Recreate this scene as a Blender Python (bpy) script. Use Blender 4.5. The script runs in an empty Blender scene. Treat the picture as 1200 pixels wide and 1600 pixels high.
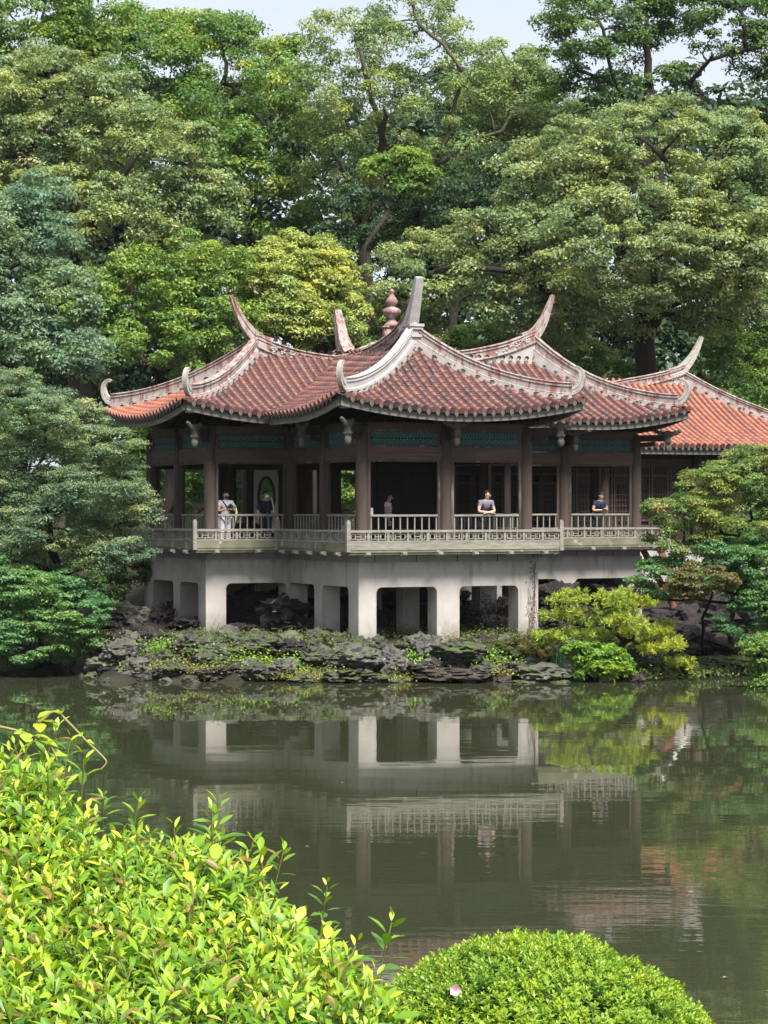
import bpy, bmesh, math, random
import numpy as np
from mathutils import Vector, Matrix, noise as mnoise

# ------------------------------------------------------------------ camera, sky, sun, exposure
sc = bpy.context.scene
COL = sc.collection
R = math.radians
CAM_H = 4.64
F = 3900.0                        # focal length in photo pixels (1600 tall)
HZ = 790.0                        # horizon row in the photo

cam_d = bpy.data.cameras.new("camera")
cam = bpy.data.objects.new("camera", cam_d)
COL.objects.link(cam)
cam.location = (0, 0, CAM_H)
cam.rotation_euler = (R(90), 0, 0)
cam_d.sensor_fit = 'VERTICAL'
cam_d.sensor_height = 36
cam_d.lens = F / 1600 * 36
cam_d.shift_y = -(800 - HZ) / 1600
cam_d.clip_start = 0.1
cam_d.clip_end = 3000
sc.camera = cam

SUN_EL, SUN_AZ = 57.0, 154.0      # azimuth clockwise from +Y (behind the camera, to the right)
world = bpy.data.worlds.new("World")
sc.world = world
world.use_nodes = True
wn = world.node_tree
bg = wn.nodes["Background"]
sky = wn.nodes.new("ShaderNodeTexSky")
sky.sky_type = 'NISHITA'
sky.sun_disc = False
sky.sun_elevation = R(SUN_EL)
sky.sun_rotation = R(SUN_AZ)
sky.air_density = 1.0
sky.dust_density = 2.0
sky.ozone_density = 1.0
cl_n = wn.nodes.new("ShaderNodeTexNoise"); cl_n.inputs['Scale'].default_value = 2.2; cl_n.inputs['Detail'].default_value = 5
cl_r = wn.nodes.new("ShaderNodeValToRGB")            # thin bright overcast over the blue
cl_r.color_ramp.elements[0].position = .3; cl_r.color_ramp.elements[0].color = (1.76, 1.80, 1.98, 1)
cl_r.color_ramp.elements[1].position = .7; cl_r.color_ramp.elements[1].color = (2.28, 2.31, 2.42, 1)
wn.links.new(cl_n.outputs[0], cl_r.inputs[0])
cl_m = wn.nodes.new("ShaderNodeMix"); cl_m.data_type = 'RGBA'; cl_m.inputs[0].default_value = .84
wn.links.new(sky.outputs[0], cl_m.inputs[6]); wn.links.new(cl_r.outputs[0], cl_m.inputs[7])
wn.links.new(cl_m.outputs[2], bg.inputs[0])
bg.inputs[1].default_value = 0.09

sun_d = bpy.data.lights.new("sun", 'SUN')
sun = bpy.data.objects.new("sun", sun_d)
COL.objects.link(sun)
sun_d.energy = 2.3
sun_d.angle = R(22)
sun_d.color = (1.0, 0.95, 0.87)
sd = Vector((math.sin(R(SUN_AZ)) * math.cos(R(SUN_EL)), math.cos(R(SUN_AZ)) * math.cos(R(SUN_EL)), math.sin(R(SUN_EL))))
sun.rotation_euler = sd.to_track_quat('Z', 'Y').to_euler()

sc.view_settings.view_transform = 'Standard'
sc.view_settings.look = 'None'
sc.view_settings.gamma = 1
sc.view_settings.use_curve_mapping = False
sc.view_settings.exposure = 2.2
sc.render.engine = 'CYCLES'
sc.cycles.max_bounces = 6
sc.cycles.diffuse_bounces = 4
sc.cycles.glossy_bounces = 3
sc.cycles.transmission_bounces = 4
sc.cycles.use_denoising = True

# ------------------------------------------------------------------ helpers
def P(px, py, Y):
    """point at distance Y seen at photo pixel (px, py)"""
    return Vector(((px - 600) / F * Y, Y, CAM_H - (py - HZ) / F * Y))

def tag(o, label=None, cat=None, group=None, kind=None):
    if label: o['label'] = label
    if cat: o['category'] = cat
    if group: o['group'] = group
    if kind: o['kind'] = kind
    return o

def empty(name, loc=(0, 0, 0), rz=0):
    o = bpy.data.objects.new(name, None)
    COL.objects.link(o)
    o.location = loc
    o.rotation_euler = (0, 0, rz)
    o.empty_display_size = 0.2
    return o

def link(name, me, parent=None, loc=None):
    o = bpy.data.objects.new(name, me)
    COL.objects.link(o)
    if parent: o.parent = parent
    if loc is not None: o.location = loc
    return o

def np_mesh(name, V, Q, mat, tint=None, smooth=False):
    """V (n,3), Q (m,k) faces all of k corners; tint per face"""
    me = bpy.data.meshes.new(name)
    V = np.ascontiguousarray(V, dtype=np.float32); Q = np.ascontiguousarray(Q, dtype=np.int32)
    m, k = Q.shape
    me.vertices.add(len(V)); me.vertices.foreach_set("co", V.ravel())
    me.loops.add(m * k); me.loops.foreach_set("vertex_index", Q.ravel())
    me.polygons.add(m)
    me.polygons.foreach_set("loop_start", np.arange(0, m * k, k, dtype=np.int32))
    me.polygons.foreach_set("loop_total", np.full(m, k, dtype=np.int32))
    if smooth: me.polygons.foreach_set("use_smooth", np.ones(m, dtype=bool))
    me.update(calc_edges=True)
    if tint is not None:
        a = me.attributes.new("tint", 'FLOAT', 'FACE')
        a.data.foreach_set("value", np.ascontiguousarray(tint, dtype=np.float32))
    me.materials.append(mat)
    return me

class MB:
    def __init__(self): self.v = []; self.f = []; self.t = []
    def add(self, vs, fs, tint=0.5):
        o = len(self.v)
        self.v += [tuple(p) for p in vs]
        self.f += [tuple(i + o for i in f) for f in fs]
        self.t += [tint] * len(fs)
    def box(self, c, s, rz=0, tint=0.5):
        cx, cy, cz = c; hx, hy, hz = s[0] / 2, s[1] / 2, s[2] / 2
        ca, sa = math.cos(rz), math.sin(rz)
        vs = []
        for dz in (-hz, hz):
            for dx, dy in ((-hx, -hy), (hx, -hy), (hx, hy), (-hx, hy)):
                vs.append((cx + dx * ca - dy * sa, cy + dx * sa + dy * ca, cz + dz))
        self.add(vs, [(0, 3, 2, 1), (4, 5, 6, 7), (0, 1, 5, 4), (1, 2, 6, 5), (2, 3, 7, 6), (3, 0, 4, 7)], tint)
    def bar(self, a, b, w, h, tint=0.5):
        """box beam from a to b, width w (horizontal), height h"""
        a = Vector(a); b = Vector(b); d = (b - a).normalized()
        up = Vector((0, 0, 1)) if abs(d.z) < 0.95 else Vector((0, 1, 0))
        s = d.cross(up).normalized(); u = s.cross(d).normalized()
        vs = []
        for p in (a, b):
            for x, y in ((-1, -1), (1, -1), (1, 1), (-1, 1)):
                vs.append(p + s * x * w / 2 + u * y * h / 2)
        self.add(vs, [(0, 1, 2, 3), (7, 6, 5, 4), (0, 4, 5, 1), (1, 5, 6, 2), (2, 6, 7, 3), (3, 7, 4, 0)], tint)
    def tube(self, pts, rad, n=6, tint=0.5, cap=True):
        pts = [Vector(p) for p in pts]
        rings = []
        prev = None
        for i, p in enumerate(pts):
            d = (pts[min(i + 1, len(pts) - 1)] - pts[max(i - 1, 0)])
            d = d.normalized() if d.length > 1e-9 else Vector((0, 0, 1))
            if prev is None:
                s = d.cross(Vector((0.3, 0.2, 1)).normalized())
                if s.length < 1e-3: s = d.cross(Vector((1, 0, 0)))
            else:
                s = prev - d * prev.dot(d)
            s.normalize(); prev = s
            u = d.cross(s)
            r = rad[i] if hasattr(rad, '__len__') else rad
            rings.append([p + (s * math.cos(2 * math.pi * k / n) + u * math.sin(2 * math.pi * k / n)) * r for k in range(n)])
        vs = [q for rg in rings for q in rg]
        fs = []
        for i in range(len(pts) - 1):
            for k in range(n):
                k2 = (k + 1) % n
                fs.append((i * n + k, i * n + k2, (i + 1) * n + k2, (i + 1) * n + k))
        if cap:
            fs.append(tuple(range(n - 1, -1, -1)))
            fs.append(tuple((len(pts) - 1) * n + k for k in range(n)))
        self.add(vs, fs, tint)
    def lathe(self, prof, c=(0, 0, 0), n=16, tint=0.5, sq=False):
        vs = []
        for r, z in prof:
            for k in range(n):
                a = 2 * math.pi * (k + 0.5) / n
                vs.append((c[0] + r * math.cos(a), c[1] + r * math.sin(a), c[2] + z))
        fs = []
        for i in range(len(prof) - 1):
            for k in range(n):
                k2 = (k + 1) % n
                fs.append((i * n + k, i * n + k2, (i + 1) * n + k2, (i + 1) * n + k))
        fs.append(tuple(range(n - 1, -1, -1))); fs.append(tuple((len(prof) - 1) * n + k for k in range(n)))
        self.add(vs, fs, tint)
    def ellipsoid(self, c, r, nu=10, nv=6, tint=0.5, rot=None):
        vs = []; fs = []
        for j in range(nv + 1):
            th = math.pi * j / nv
            for i in range(nu):
                ph = 2 * math.pi * i / nu
                p = Vector((r[0] * math.sin(th) * math.cos(ph), r[1] * math.sin(th) * math.sin(ph), r[2] * math.cos(th)))
                if rot: p = rot @ p
                vs.append(Vector(c) + p)
        for j in range(nv):
            for i in range(nu):
                i2 = (i + 1) % nu
                fs.append((j * nu + i, (j + 1) * nu + i, (j + 1) * nu + i2, j * nu + i2))
        self.add(vs, fs, tint)
    def mesh(self, name, mat, smooth=False):
        me = bpy.data.meshes.new(name)
        me.from_pydata(self.v, [], self.f)
        a = me.attributes.new("tint", 'FLOAT', 'FACE')
        if len(self.t) == len(me.polygons): a.data.foreach_set("value", np.array(self.t, dtype=np.float32))
        if smooth:
            me.polygons.foreach_set("use_smooth", np.ones(len(me.polygons), dtype=bool))
        me.update()
        me.materials.append(mat)
        return me
    def build(self, name, mat, parent=None, smooth=False, loc=None):
        return link(name, self.mesh(name, mat, smooth), parent, loc)

def extrude_outline(mb, pts, frame, thick):
    """closed 2D outline (a,z) as a solid wall; frame(a, depth, z)->xyz; triangulated"""
    bm = bmesh.new()
    vs = [bm.verts.new(frame(a, 0, z)) for a, z in pts]
    f = bm.faces.new(vs)
    ex = bmesh.ops.extrude_face_region(bm, geom=[f])
    d = Vector(frame(0, thick, 0)) - Vector(frame(0, 0, 0))
    for e in ex['geom']:
        if isinstance(e, bmesh.types.BMVert): e.co += d
    bmesh.ops.triangulate(bm, faces=[q for q in bm.faces if len(q.verts) > 4])
    bmesh.ops.recalc_face_normals(bm, faces=bm.faces)
    bm.verts.index_update()
    mb.add([v.co.copy() for v in bm.verts], [tuple(v.index for v in q.verts) for q in bm.faces])
    bm.free()

# ------------------------------------------------------------------ materials
def new_mat(name):
    m = bpy.data.materials.new(name); m.use_nodes = True
    nt = m.node_tree
    return m, nt, nt.nodes["Principled BSDF"]

def ramp(nt, stops):
    r = nt.nodes.new("ShaderNodeValToRGB")
    el = r.color_ramp.elements
    while len(el) < len(stops): el.new(0.5)
    for e, (p, c) in zip(el, stops):
        e.position = p; e.color = (*c, 1)
    return r

def noise_tex(nt, scale, detail=6, rough=0.6, stretch=None, obj=True):
    tc = nt.nodes.new("ShaderNodeTexCoord")
    n = nt.nodes.new("ShaderNodeTexNoise")
    n.inputs['Scale'].default_value = scale
    n.inputs['Detail'].default_value = detail
    n.inputs['Roughness'].default_value = rough
    src = tc.outputs['Object']
    if stretch:
        mp = nt.nodes.new("ShaderNodeMapping")
        mp.inputs['Scale'].default_value = stretch
        nt.links.new(src, mp.inputs[0]); src = mp.outputs[0]
    nt.links.new(src, n.inputs['Vector'])
    return n

def mix_col(nt, fac, a, b, blend='MIX'):
    mx = nt.nodes.new("ShaderNodeMix"); mx.data_type = 'RGBA'; mx.blend_type = blend
    for s, v in ((mx.inputs[0], fac), (mx.inputs[6], a), (mx.inputs[7], b)):
        if hasattr(v, 'is_linked') or isinstance(v, bpy.types.NodeSocket): nt.links.new(v, s)
        elif isinstance(v, (int, float)): s.default_value = v
        else: s.default_value = (*v, 1)
    return mx.outputs[2]

def surf(name, stops, scale=4, rough=0.8, bump=0.2, bscale=30, stretch=None, spots=None, spec=0.3, dist=0.02):
    """weathered matte surface; spots = (scale, threshold, colour)"""
    m, nt, b = new_mat(name)
    n = noise_tex(nt, scale, stretch=stretch)
    r = ramp(nt, stops); nt.links.new(n.outputs[0], r.inputs[0])
    col = r.outputs[0]
    for sp in (spots or []):
        n2 = noise_tex(nt, sp[0], 5, 0.65, stretch=sp[3] if len(sp) > 3 else None)
        r2 = ramp(nt, [(sp[1], (0, 0, 0)), (min(1, sp[1] + 0.12), (1, 1, 1))])
        nt.links.new(n2.outputs[0], r2.inputs[0])
        col = mix_col(nt, r2.outputs[0], col, sp[2])
    nt.links.new(col, b.inputs['Base Color'])
    b.inputs['Roughness'].default_value = rough
    b.inputs['Specular IOR Level'].default_value = spec
    if bump:
        n3 = noise_tex(nt, bscale, 8, 0.7, stretch=stretch)
        bp = nt.nodes.new("ShaderNodeBump"); bp.inputs['Strength'].default_value = bump; bp.inputs['Distance'].default_value = dist
        nt.links.new(n3.outputs[0], bp.inputs['Height']); nt.links.new(bp.outputs[0], b.inputs['Normal'])
    return m

def leaf_mat(name, stops, transl=0.3, rough=0.5, spec=0.35, drift=.55):
    """stops over the tint attribute (0..1)"""
    m, nt, b = new_mat(name)
    at = nt.nodes.new("ShaderNodeAttribute"); at.attribute_name = "tint"
    r = ramp(nt, stops); nt.links.new(at.outputs['Fac'], r.inputs[0])
    n = noise_tex(nt, drift, 3, .6); nr = ramp(nt, [(.36, (.80, .92, 1.0)), (.5, (1, 1, 1)), (.64, (1.22, 1.10, .82))]); nt.links.new(n.outputs[0], nr.inputs[0])
    lc = mix_col(nt, 1.0, r.outputs[0], nr.outputs[0], 'MULTIPLY')
    nt.links.new(lc, b.inputs['Base Color'])
    b.inputs['Roughness'].default_value = rough
    b.inputs['Specular IOR Level'].default_value = spec
    t = nt.nodes.new("ShaderNodeBsdfTranslucent")
    tc = mix_col(nt, 1.0, lc, (1.2, 1.15, 0.62), 'MULTIPLY')
    nt.links.new(tc, t.inputs[0])
    mx = nt.nodes.new("ShaderNodeMixShader"); mx.inputs[0].default_value = transl
    nt.links.new(b.outputs[0], mx.inputs[1]); nt.links.new(t.outputs[0], mx.inputs[2])
    nt.links.new(mx.outputs[0], nt.nodes["Material Output"].inputs[0])
    return m

def tile_mat(name, objrand, bright_st=None):
    m, nt, b = new_mat(name)
    if objrand:
        oi = nt.nodes.new("ShaderNodeObjectInfo"); src = oi.outputs['Random']
    else:
        at = nt.nodes.new("ShaderNodeAttribute"); at.attribute_name = "tint"; src = at.outputs['Fac']
    r = ramp(nt, bright_st or [(0, (.040, .027, .027)), (.25, (.078, .033, .030)), (.5, (.118, .044, .036)), (.78, (.172, .060, .042)), (1, (.132, .078, .070))])
    nt.links.new(src, r.inputs[0])
    n = noise_tex(nt, 9, 6, .7)
    rr = ramp(nt, [(.5, (0, 0, 0)), (.72, (1, 1, 1))]); nt.links.new(n.outputs[0], rr.inputs[0])
    c = mix_col(nt, rr.outputs[0], r.outputs[0], (.115, .075, .068))
    nt.links.new(c, b.inputs['Base Color'])
    b.inputs['Roughness'].default_value = .55; b.inputs['Specular IOR Level'].default_value = .45
    return m

M = {}
M['concrete'] = surf('grey concrete', [(.3, (.315, .298, .277)), (.7, (.415, .394, .368))], 1.4, .9, .35, 60, dist=.01,
                     spots=[(1.6, .57, (.27, .26, .243), (1.6, 1.6, .22)), (22, .68, (.37, .355, .335)), (3.2, .66, (.13, .125, .11), (2.2, 2.2, .10)), (.9, .66, (.20, .20, .165))])
def base_stains(m):
    """algae at the foot and drip streaks below the top edge of the legs"""
    nt = m.node_tree; bs = nt.nodes['Principled BSDF']; src = bs.inputs['Base Color'].links[0].from_socket
    tc = nt.nodes.new('ShaderNodeTexCoord'); sx = nt.nodes.new('ShaderNodeSeparateXYZ'); nt.links.new(tc.outputs['Object'], sx.inputs[0])
    n = noise_tex(nt, 2.4, 6, .65, (1, 1, .5))
    ma = nt.nodes.new('ShaderNodeMath'); ma.operation = 'MULTIPLY_ADD'; nt.links.new(n.outputs[0], ma.inputs[0]); ma.inputs[1].default_value = -1.5; nt.links.new(sx.outputs[2], ma.inputs[2])
    r = ramp(nt, [(.02, (.85, .85, .85)), (.75, (0, 0, 0))]); nt.links.new(ma.outputs[0], r.inputs[0])
    c = mix_col(nt, r.outputs[0], src, (.12, .118, .085))
    n2 = noise_tex(nt, 3.5, 4, .6, (1, 1, .06)); mm = nt.nodes.new('ShaderNodeMapRange'); nt.links.new(sx.outputs[2], mm.inputs[0])
    mm.inputs[1].default_value = 1.9; mm.inputs[2].default_value = 3.1
    mu = nt.nodes.new('ShaderNodeMath'); mu.operation = 'MULTIPLY'; nt.links.new(mm.outputs[0], mu.inputs[0]); nt.links.new(n2.outputs[0], mu.inputs[1])
    r2 = ramp(nt, [(.44, (0, 0, 0)), (.68, (.75, .75, .75))]); nt.links.new(mu.outputs[0], r2.inputs[0])
    nt.links.new(mix_col(nt, r2.outputs[0], c, (.19, .18, .165)), bs.inputs['Base Color'])
base_stains(M['concrete'])
M['stone_band'] = surf('grey stone band', [(.3, (.24, .235, .23)), (.7, (.33, .325, .315))], 2.5, .9, .3, 40, dist=.01)
M['wood_pale'] = surf('weathered pale timber', [(.3, (.14, .133, .112)), (.7, (.265, .252, .218))], 3, .8, .3, 20, (1, 1, 6), dist=.01,
                      spots=[(2.2, .62, (.20, .22, .11))])
M['wood_moss'] = surf('mossy timber', [(.3, (.095, .102, .058)), (.7, (.185, .182, .132))], 2.0, .85, .3, 25, dist=.01, spots=[(3, .58, (.36, .35, .30))])
M['column'] = surf('weathered column timber', [(.3, (.026, .018, .015)), (.72, (.075, .057, .049))], 3, .75, .35, 26, (1, 1, .12), dist=.012,
                   spots=[(1.2, .55, (.165, .15, .138), (1, 1, .3))])
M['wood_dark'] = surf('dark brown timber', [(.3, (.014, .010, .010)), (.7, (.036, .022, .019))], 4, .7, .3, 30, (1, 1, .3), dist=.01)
M['beam'] = surf('brown beam timber', [(.3, (.042, .026, .022)), (.7, (.088, .056, .049))], 3, .75, .3, 20, (.3, .3, 5), dist=.012)
M['fascia'] = surf('grey fascia timber', [(.32, (.10, .097, .084)), (.7, (.21, .203, .178))], 2.2, .85, .3, 20, (.4, .4, 6), dist=.01,
                   spots=[(1.4, .62, (.27, .26, .235))])
M['carved'] = surf('carved grey timber', [(.3, (.05, .046, .04)), (.7, (.115, .108, .096))], 9, .85, .4, 40, dist=.01)
M['teal'] = surf('faded teal lattice paint', [(.3, (.040, .105, .10)), (.7, (.065, .15, .142))], 5, .7, .1, 30)
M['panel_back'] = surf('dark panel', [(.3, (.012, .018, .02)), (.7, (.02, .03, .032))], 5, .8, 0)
M['plaster'] = surf('white ridge plaster', [(.3, (.27, .258, .246)), (.7, (.40, .388, .376))], 3, .85, .25, 30, dist=.01,
                    spots=[(2.4, .60, (.36, .30, .28), (1.5, 1.5, .5)), (9, .66, (.34, .2, .18))])
M['band'] = surf('weathered red and white ridge paint', [(.3, (.21, .182, .172)), (.62, (.335, .305, .288))], 3.0, .85, .4, 30, dist=.012,
                 spots=[(3.0, .47, (.185, .085, .072), (2.2, 2.2, .6)), (7, .64, (.16, .11, .10))])
M['red_trim'] = surf('faded red trim', [(.3, (.16, .085, .075)), (.7, (.31, .22, .20))], 4, .85, .3, 30, dist=.01, spots=[(5, .58, (.40, .37, .34))])
M['horn'] = surf('lichened ridge horn', [(.3, (.22, .21, .185)), (.65, (.38, .365, .335))], 5, .85, .4, 30, dist=.01, spots=[(4, .56, (.22, .14, .12)), (9, .62, (.11, .10, .085))])
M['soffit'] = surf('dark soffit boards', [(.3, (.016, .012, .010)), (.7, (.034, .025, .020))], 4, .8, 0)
M['floor'] = surf('dark timber floor', [(.3, (.05, .042, .036)), (.7, (.10, .085, .07))], 4, .7, 0)
M['whitewall'] = surf('pale interior plaster', [(.3, (.62, .64, .61)), (.7, (.72, .74, .70))], 2, .9, 0)
M['annex_plaster'] = surf('weathered annex plaster', [(.3, (.26, .255, .24)), (.7, (.42, .41, .39))], 1.5, .9, .2, 20, spots=[(.8, .55, (.15, .15, .13), (1, 1, .3))])
M['tile'] = tile_mat('terracotta tile', False)
M['tile_bright'] = tile_mat('brighter orange tile', False, [(0, (.16, .062, .045)), (.3, (.22, .075, .048)), (.6, (.29, .095, .055)), (1, (.36, .125, .068))])  # brighter tile copy; sunlit look of the left end slope put into colour
M['tile_single_bright'] = tile_mat('brighter orange tile piece', True, [(0, (.16, .062, .045)), (.3, (.22, .075, .048)), (.6, (.29, .095, .055)), (1, (.36, .125, .068))])
M['tile_single'] = tile_mat('terracotta tile piece', True)
M['pan'] = surf('terracotta pan tiles', [(.3, (.05, .03, .03)), (.7, (.12, .062, .058))], 6, .6, .2, 30, dist=.01)
M['drip'] = surf('grey drip tile', [(.3, (.055, .047, .047)), (.7, (.11, .095, .092))], 8, .7, .2, 30, dist=.01)
M['bark'] = surf('dark bark', [(.3, (.012, .010, .008)), (.7, (.034, .028, .022))], 6, .95, .6, 12, (1, 1, .25), dist=.03)
M['bark_pale'] = surf('pale mossy bark', [(.3, (.035, .036, .02)), (.7, (.095, .09, .055))], 4, .95, .6, 12, (1, 1, .25), dist=.03)
def moss_top(m, amount, col):
    nt = m.node_tree; bs = nt.nodes['Principled BSDF']; src = bs.inputs['Base Color'].links[0].from_socket
    ge = nt.nodes.new('ShaderNodeNewGeometry'); sx = nt.nodes.new('ShaderNodeSeparateXYZ'); nt.links.new(ge.outputs['Normal'], sx.inputs[0])
    n = noise_tex(nt, 3.0, 5, .6); ad = nt.nodes.new('ShaderNodeMath'); ad.operation = 'MULTIPLY'
    nt.links.new(sx.outputs[2], ad.inputs[0]); nt.links.new(n.outputs[0], ad.inputs[1])
    r = ramp(nt, [(amount, (0, 0, 0)), (amount + .12, (1, 1, 1))]); nt.links.new(ad.outputs[0], r.inputs[0])
    nt.links.new(mix_col(nt, r.outputs[0], src, col), bs.inputs['Base Color']); return m
M['rock'] = moss_top(surf('lichened grey rock', [(.3, (.021, .020, .018)), (.7, (.070, .067, .061))], 2.2, .95, .9, 7, dist=.06,
                 spots=[(7, .60, (.20, .20, .18)), (2.6, .60, (.05, .06, .025))]), .36, (.055, .085, .02))
M['rock_pale'] = moss_top(surf('pale lichened rock', [(.3, (.042, .040, .037)), (.7, (.122, .118, .109))], 2.6, .95, .9, 7, dist=.06,
                      spots=[(8, .60, (.29, .29, .265)), (3, .60, (.06, .07, .03)), (5, .63, (.03, .03, .028))]), .40, (.06, .09, .022))
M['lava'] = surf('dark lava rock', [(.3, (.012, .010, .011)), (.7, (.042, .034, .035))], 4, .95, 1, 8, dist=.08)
M['slab_rock'] = surf('wet brown rock', [(.3, (.020, .016, .013)), (.7, (.06, .049, .042))], 2.0, .7, .8, 6, (1, 1, 4), dist=.05)
M['soil'] = surf('dark soil and leaf litter', [(.3, (.011, .010, .006)), (.7, (.03, .026, .017))], .8, .95, .6, 6, spots=[(.35, .58, (.035, .055, .02))], dist=.05)

def water_mat():
    m, nt, b = new_mat('pond water')
    b.inputs['Base Color'].default_value = (.030, .035, .018, 1)
    b.inputs['Roughness'].default_value = .015
    b.inputs['IOR'].default_value = 1.33
    b.inputs['Specular IOR Level'].default_value = .5
    tc = nt.nodes.new("ShaderNodeTexCoord")
    def nz(sc_, stretch, det):
        mp = nt.nodes.new("ShaderNodeMapping"); mp.inputs['Scale'].default_value = stretch
        n = nt.nodes.new("ShaderNodeTexNoise"); n.inputs['Scale'].default_value = sc_; n.inputs['Detail'].default_value = det
        n.inputs['Roughness'].default_value = .55
        nt.links.new(tc.outputs['Object'], mp.inputs[0]); nt.links.new(mp.outputs[0], n.inputs['Vector'])
        return n
    fine = nz(2.2, (.35, 1, 1), 3)
    broad = nz(.35, (.4, 1, 1), 2)
    patch = nz(.05, (.6, 1, 1), 2)
    pr = ramp(nt, [(.42, (.08, .08, .08)), (.68, (1, 1, 1))]); nt.links.new(patch.outputs[0], pr.inputs[0])
    mu = nt.nodes.new("ShaderNodeMath"); mu.operation = 'MULTIPLY'
    nt.links.new(fine.outputs[0], mu.inputs[0]); nt.links.new(pr.outputs[0], mu.inputs[1])
    b1 = nt.nodes.new("ShaderNodeBump"); b1.inputs['Strength'].default_value = .5; b1.inputs['Distance'].default_value = .009
    nt.links.new(mu.outputs[0], b1.inputs['Height'])
    b2 = nt.nodes.new("ShaderNodeBump"); b2.inputs['Strength'].default_value = .25; b2.inputs['Distance'].default_value = .03
    nt.links.new(broad.outputs[0], b2.inputs['Height']); nt.links.new(b1.outputs[0], b2.inputs['Normal'])
    nt.links.new(b2.outputs[0], b.inputs['Normal'])
    return m
M['water'] = water_mat()

# ------------------------------------------------------------------ ground and water
def smooth(a, b, x):
    t = np.clip((x - a) / (b - a), 0, 1); return t * t * (3 - 2 * t)

def shore_y(x):
    """far shoreline distance for each x"""
    left = smooth(-7.2, -9.3, x); right = smooth(6.3, 8.2, x)
    y = 66.0 + 5.8 * left + 4.0 * right
    y = y + .25 * np.sin(x * 1.7) + .18 * np.sin(x * 3.9 + 1)
    y = np.where(x < -14, y - (-14 - x) * 0.9, y)
    y = np.where(x > 15, y - (x - 15) * 0.8, y)
    return y

def ground_z(x, y):
    s = y - shore_y(x)
    far = -1.2 * smooth(0.2, -3, s) + .22 * smooth(-.3, .4, s) + .68 * smooth(.5, 2.3, s) + .5 * smooth(4, 10, s) + 1.6 * smooth(9, 20, s) + 3.5 * smooth(22, 80, s)
    near = smooth(16, 10.0, y) * 3.5 + smooth(10, 5, y) * .55
    return far + near + .05 * np.sin(x * 2.3 + y) * smooth(-.5, 1, s)

gx = np.concatenate([np.linspace(-195, -32, 16), np.linspace(-30, 30, 161), np.linspace(32, 195, 16)])
gy = np.concatenate([np.linspace(-18, -2, 8), np.linspace(0, 18, 37), np.linspace(20, 60, 12), np.linspace(61, 92, 125), np.linspace(95, 160, 22), np.linspace(163, 168, 3)])
GX, GY = np.meshgrid(gx, gy)
GZ = ground_z(GX, GY)
nx, ny = len(gx), len(gy)
ii = np.arange((ny - 1) * (nx - 1)); r_, c_ = ii // (nx - 1), ii % (nx - 1)
Q = np.stack([r_ * nx + c_, r_ * nx + c_ + 1, (r_ + 1) * nx + c_ + 1, (r_ + 1) * nx + c_], 1)
g = link('ground', np_mesh('ground', np.stack([GX.ravel(), GY.ravel(), GZ.ravel()], 1), Q, M['soil'], smooth=True))
tag(g, kind='structure')
wb = MB(); wb.add([(-160, 6, 0), (160, 6, 0), (160, 84, 0), (-160, 84, 0)], [(0, 1, 2, 3)])
tag(wb.build('pond_water', M['water']), kind='structure')

def gz(x, y): return float(ground_z(np.array([x]), np.array([y]))[0])

# ------------------------------------------------------------------ the pavilion
TH = R(24.4)
PAV = empty('pavilion', (-.61, 68.0, 0), TH)
tag(PAV, 'wooden pond pavilion with red tiled swallowtail roofs on grey concrete legs', 'pavilion')
FLOOR, EAVE, RISE = 3.42, 7.20, 1.95
UP = .42

# ---- concrete substructure
def arch_wall(name, frame, a0, a1, ztop, openings, ztops, zbot, thick, rad=.16):
    pts = [(a0, zbot), (a0, ztop), (a1, ztop), (a1, zbot)]
    for (o0, o1), zt in zip(reversed(openings), reversed(ztops)):
        pts.append((o1, zbot))
        for k in range(7):
            an = math.pi / 2 * k / 6
            pts.append((o1 - rad + rad * math.cos(an), zt - rad + rad * math.sin(an)))
        for k in range(7):
            an = math.pi / 2 * k / 6
            pts.append((o0 + rad - rad * math.sin(an), zt - rad + rad * math.cos(an)))
        pts.append((o0, zbot))
    mb = MB(); extrude_outline(mb, pts, frame, thick)
    return mb.build(name, M['concrete'], PAV)

WT, AT = 3.09, 2.41
arch_wall('base_wall', lambda a, d, z: (a, -.16 + d, z), -.16, 5.35, WT, [(.37, 2.2), (2.89, 4.72)], [AT, AT], .0, .6)
arch_wall('base_wall', lambda a, d, z: (-.16 + d, a, z), .44, 4.90, WT - .003, [(.52, 2.39), (2.94, 4.75)], [AT, AT], .0, .55)
arch_wall('base_wall', lambda a, d, z: (a, 4.9 + d, z), -2.70, -.16 + .55, WT - .006, [(-2.08, -.22)], [AT], .0, .6)
arch_wall('base_wall', lambda a, d, z: (-2.70 + d, a, z), 5.5, 10.3, WT - .003, [(5.52, 7.09), (7.66, 9.5)], [AT, AT], .0, .6)
arch_wall('base_wall', lambda a, d, z: (5.35 - d, a, z), .44, 5.5, WT - .009, [(.60, 2.39), (2.94, 4.75)], [AT, AT], .0, .55)
arch_wall('base_wall', lambda a, d, z: (a, 4.9 + d, z), 5.35, 11.66, WT - .003, [(6.8, 8.73), (9.3, 11.2)], [AT, AT], .0, .6)
arch_wall('base_wall', lambda a, d, z: (11.66 - d, a, z), 5.5, 10.3, WT - .006, [], [], .0, .6)
arch_wall('base_wall', lambda a, d, z: (a, 10.3 - d, z), -2.1, 11.06, WT - .009, [], [], .0, .5)  # rear and right end walls closed without arches to cut light underneath
def pillar(u, v):
    mb = MB(); mb.box((u, v, 1.5), (.5, .5, 3.1)); mb.build('inner_pillar', M['concrete'], PAV)
for u, v in ((2.6, 2.6), (2.6, 5.2), (.2, 7.6), (5.0, 7.6), (8.4, 7.6)): pillar(u, v)

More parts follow.
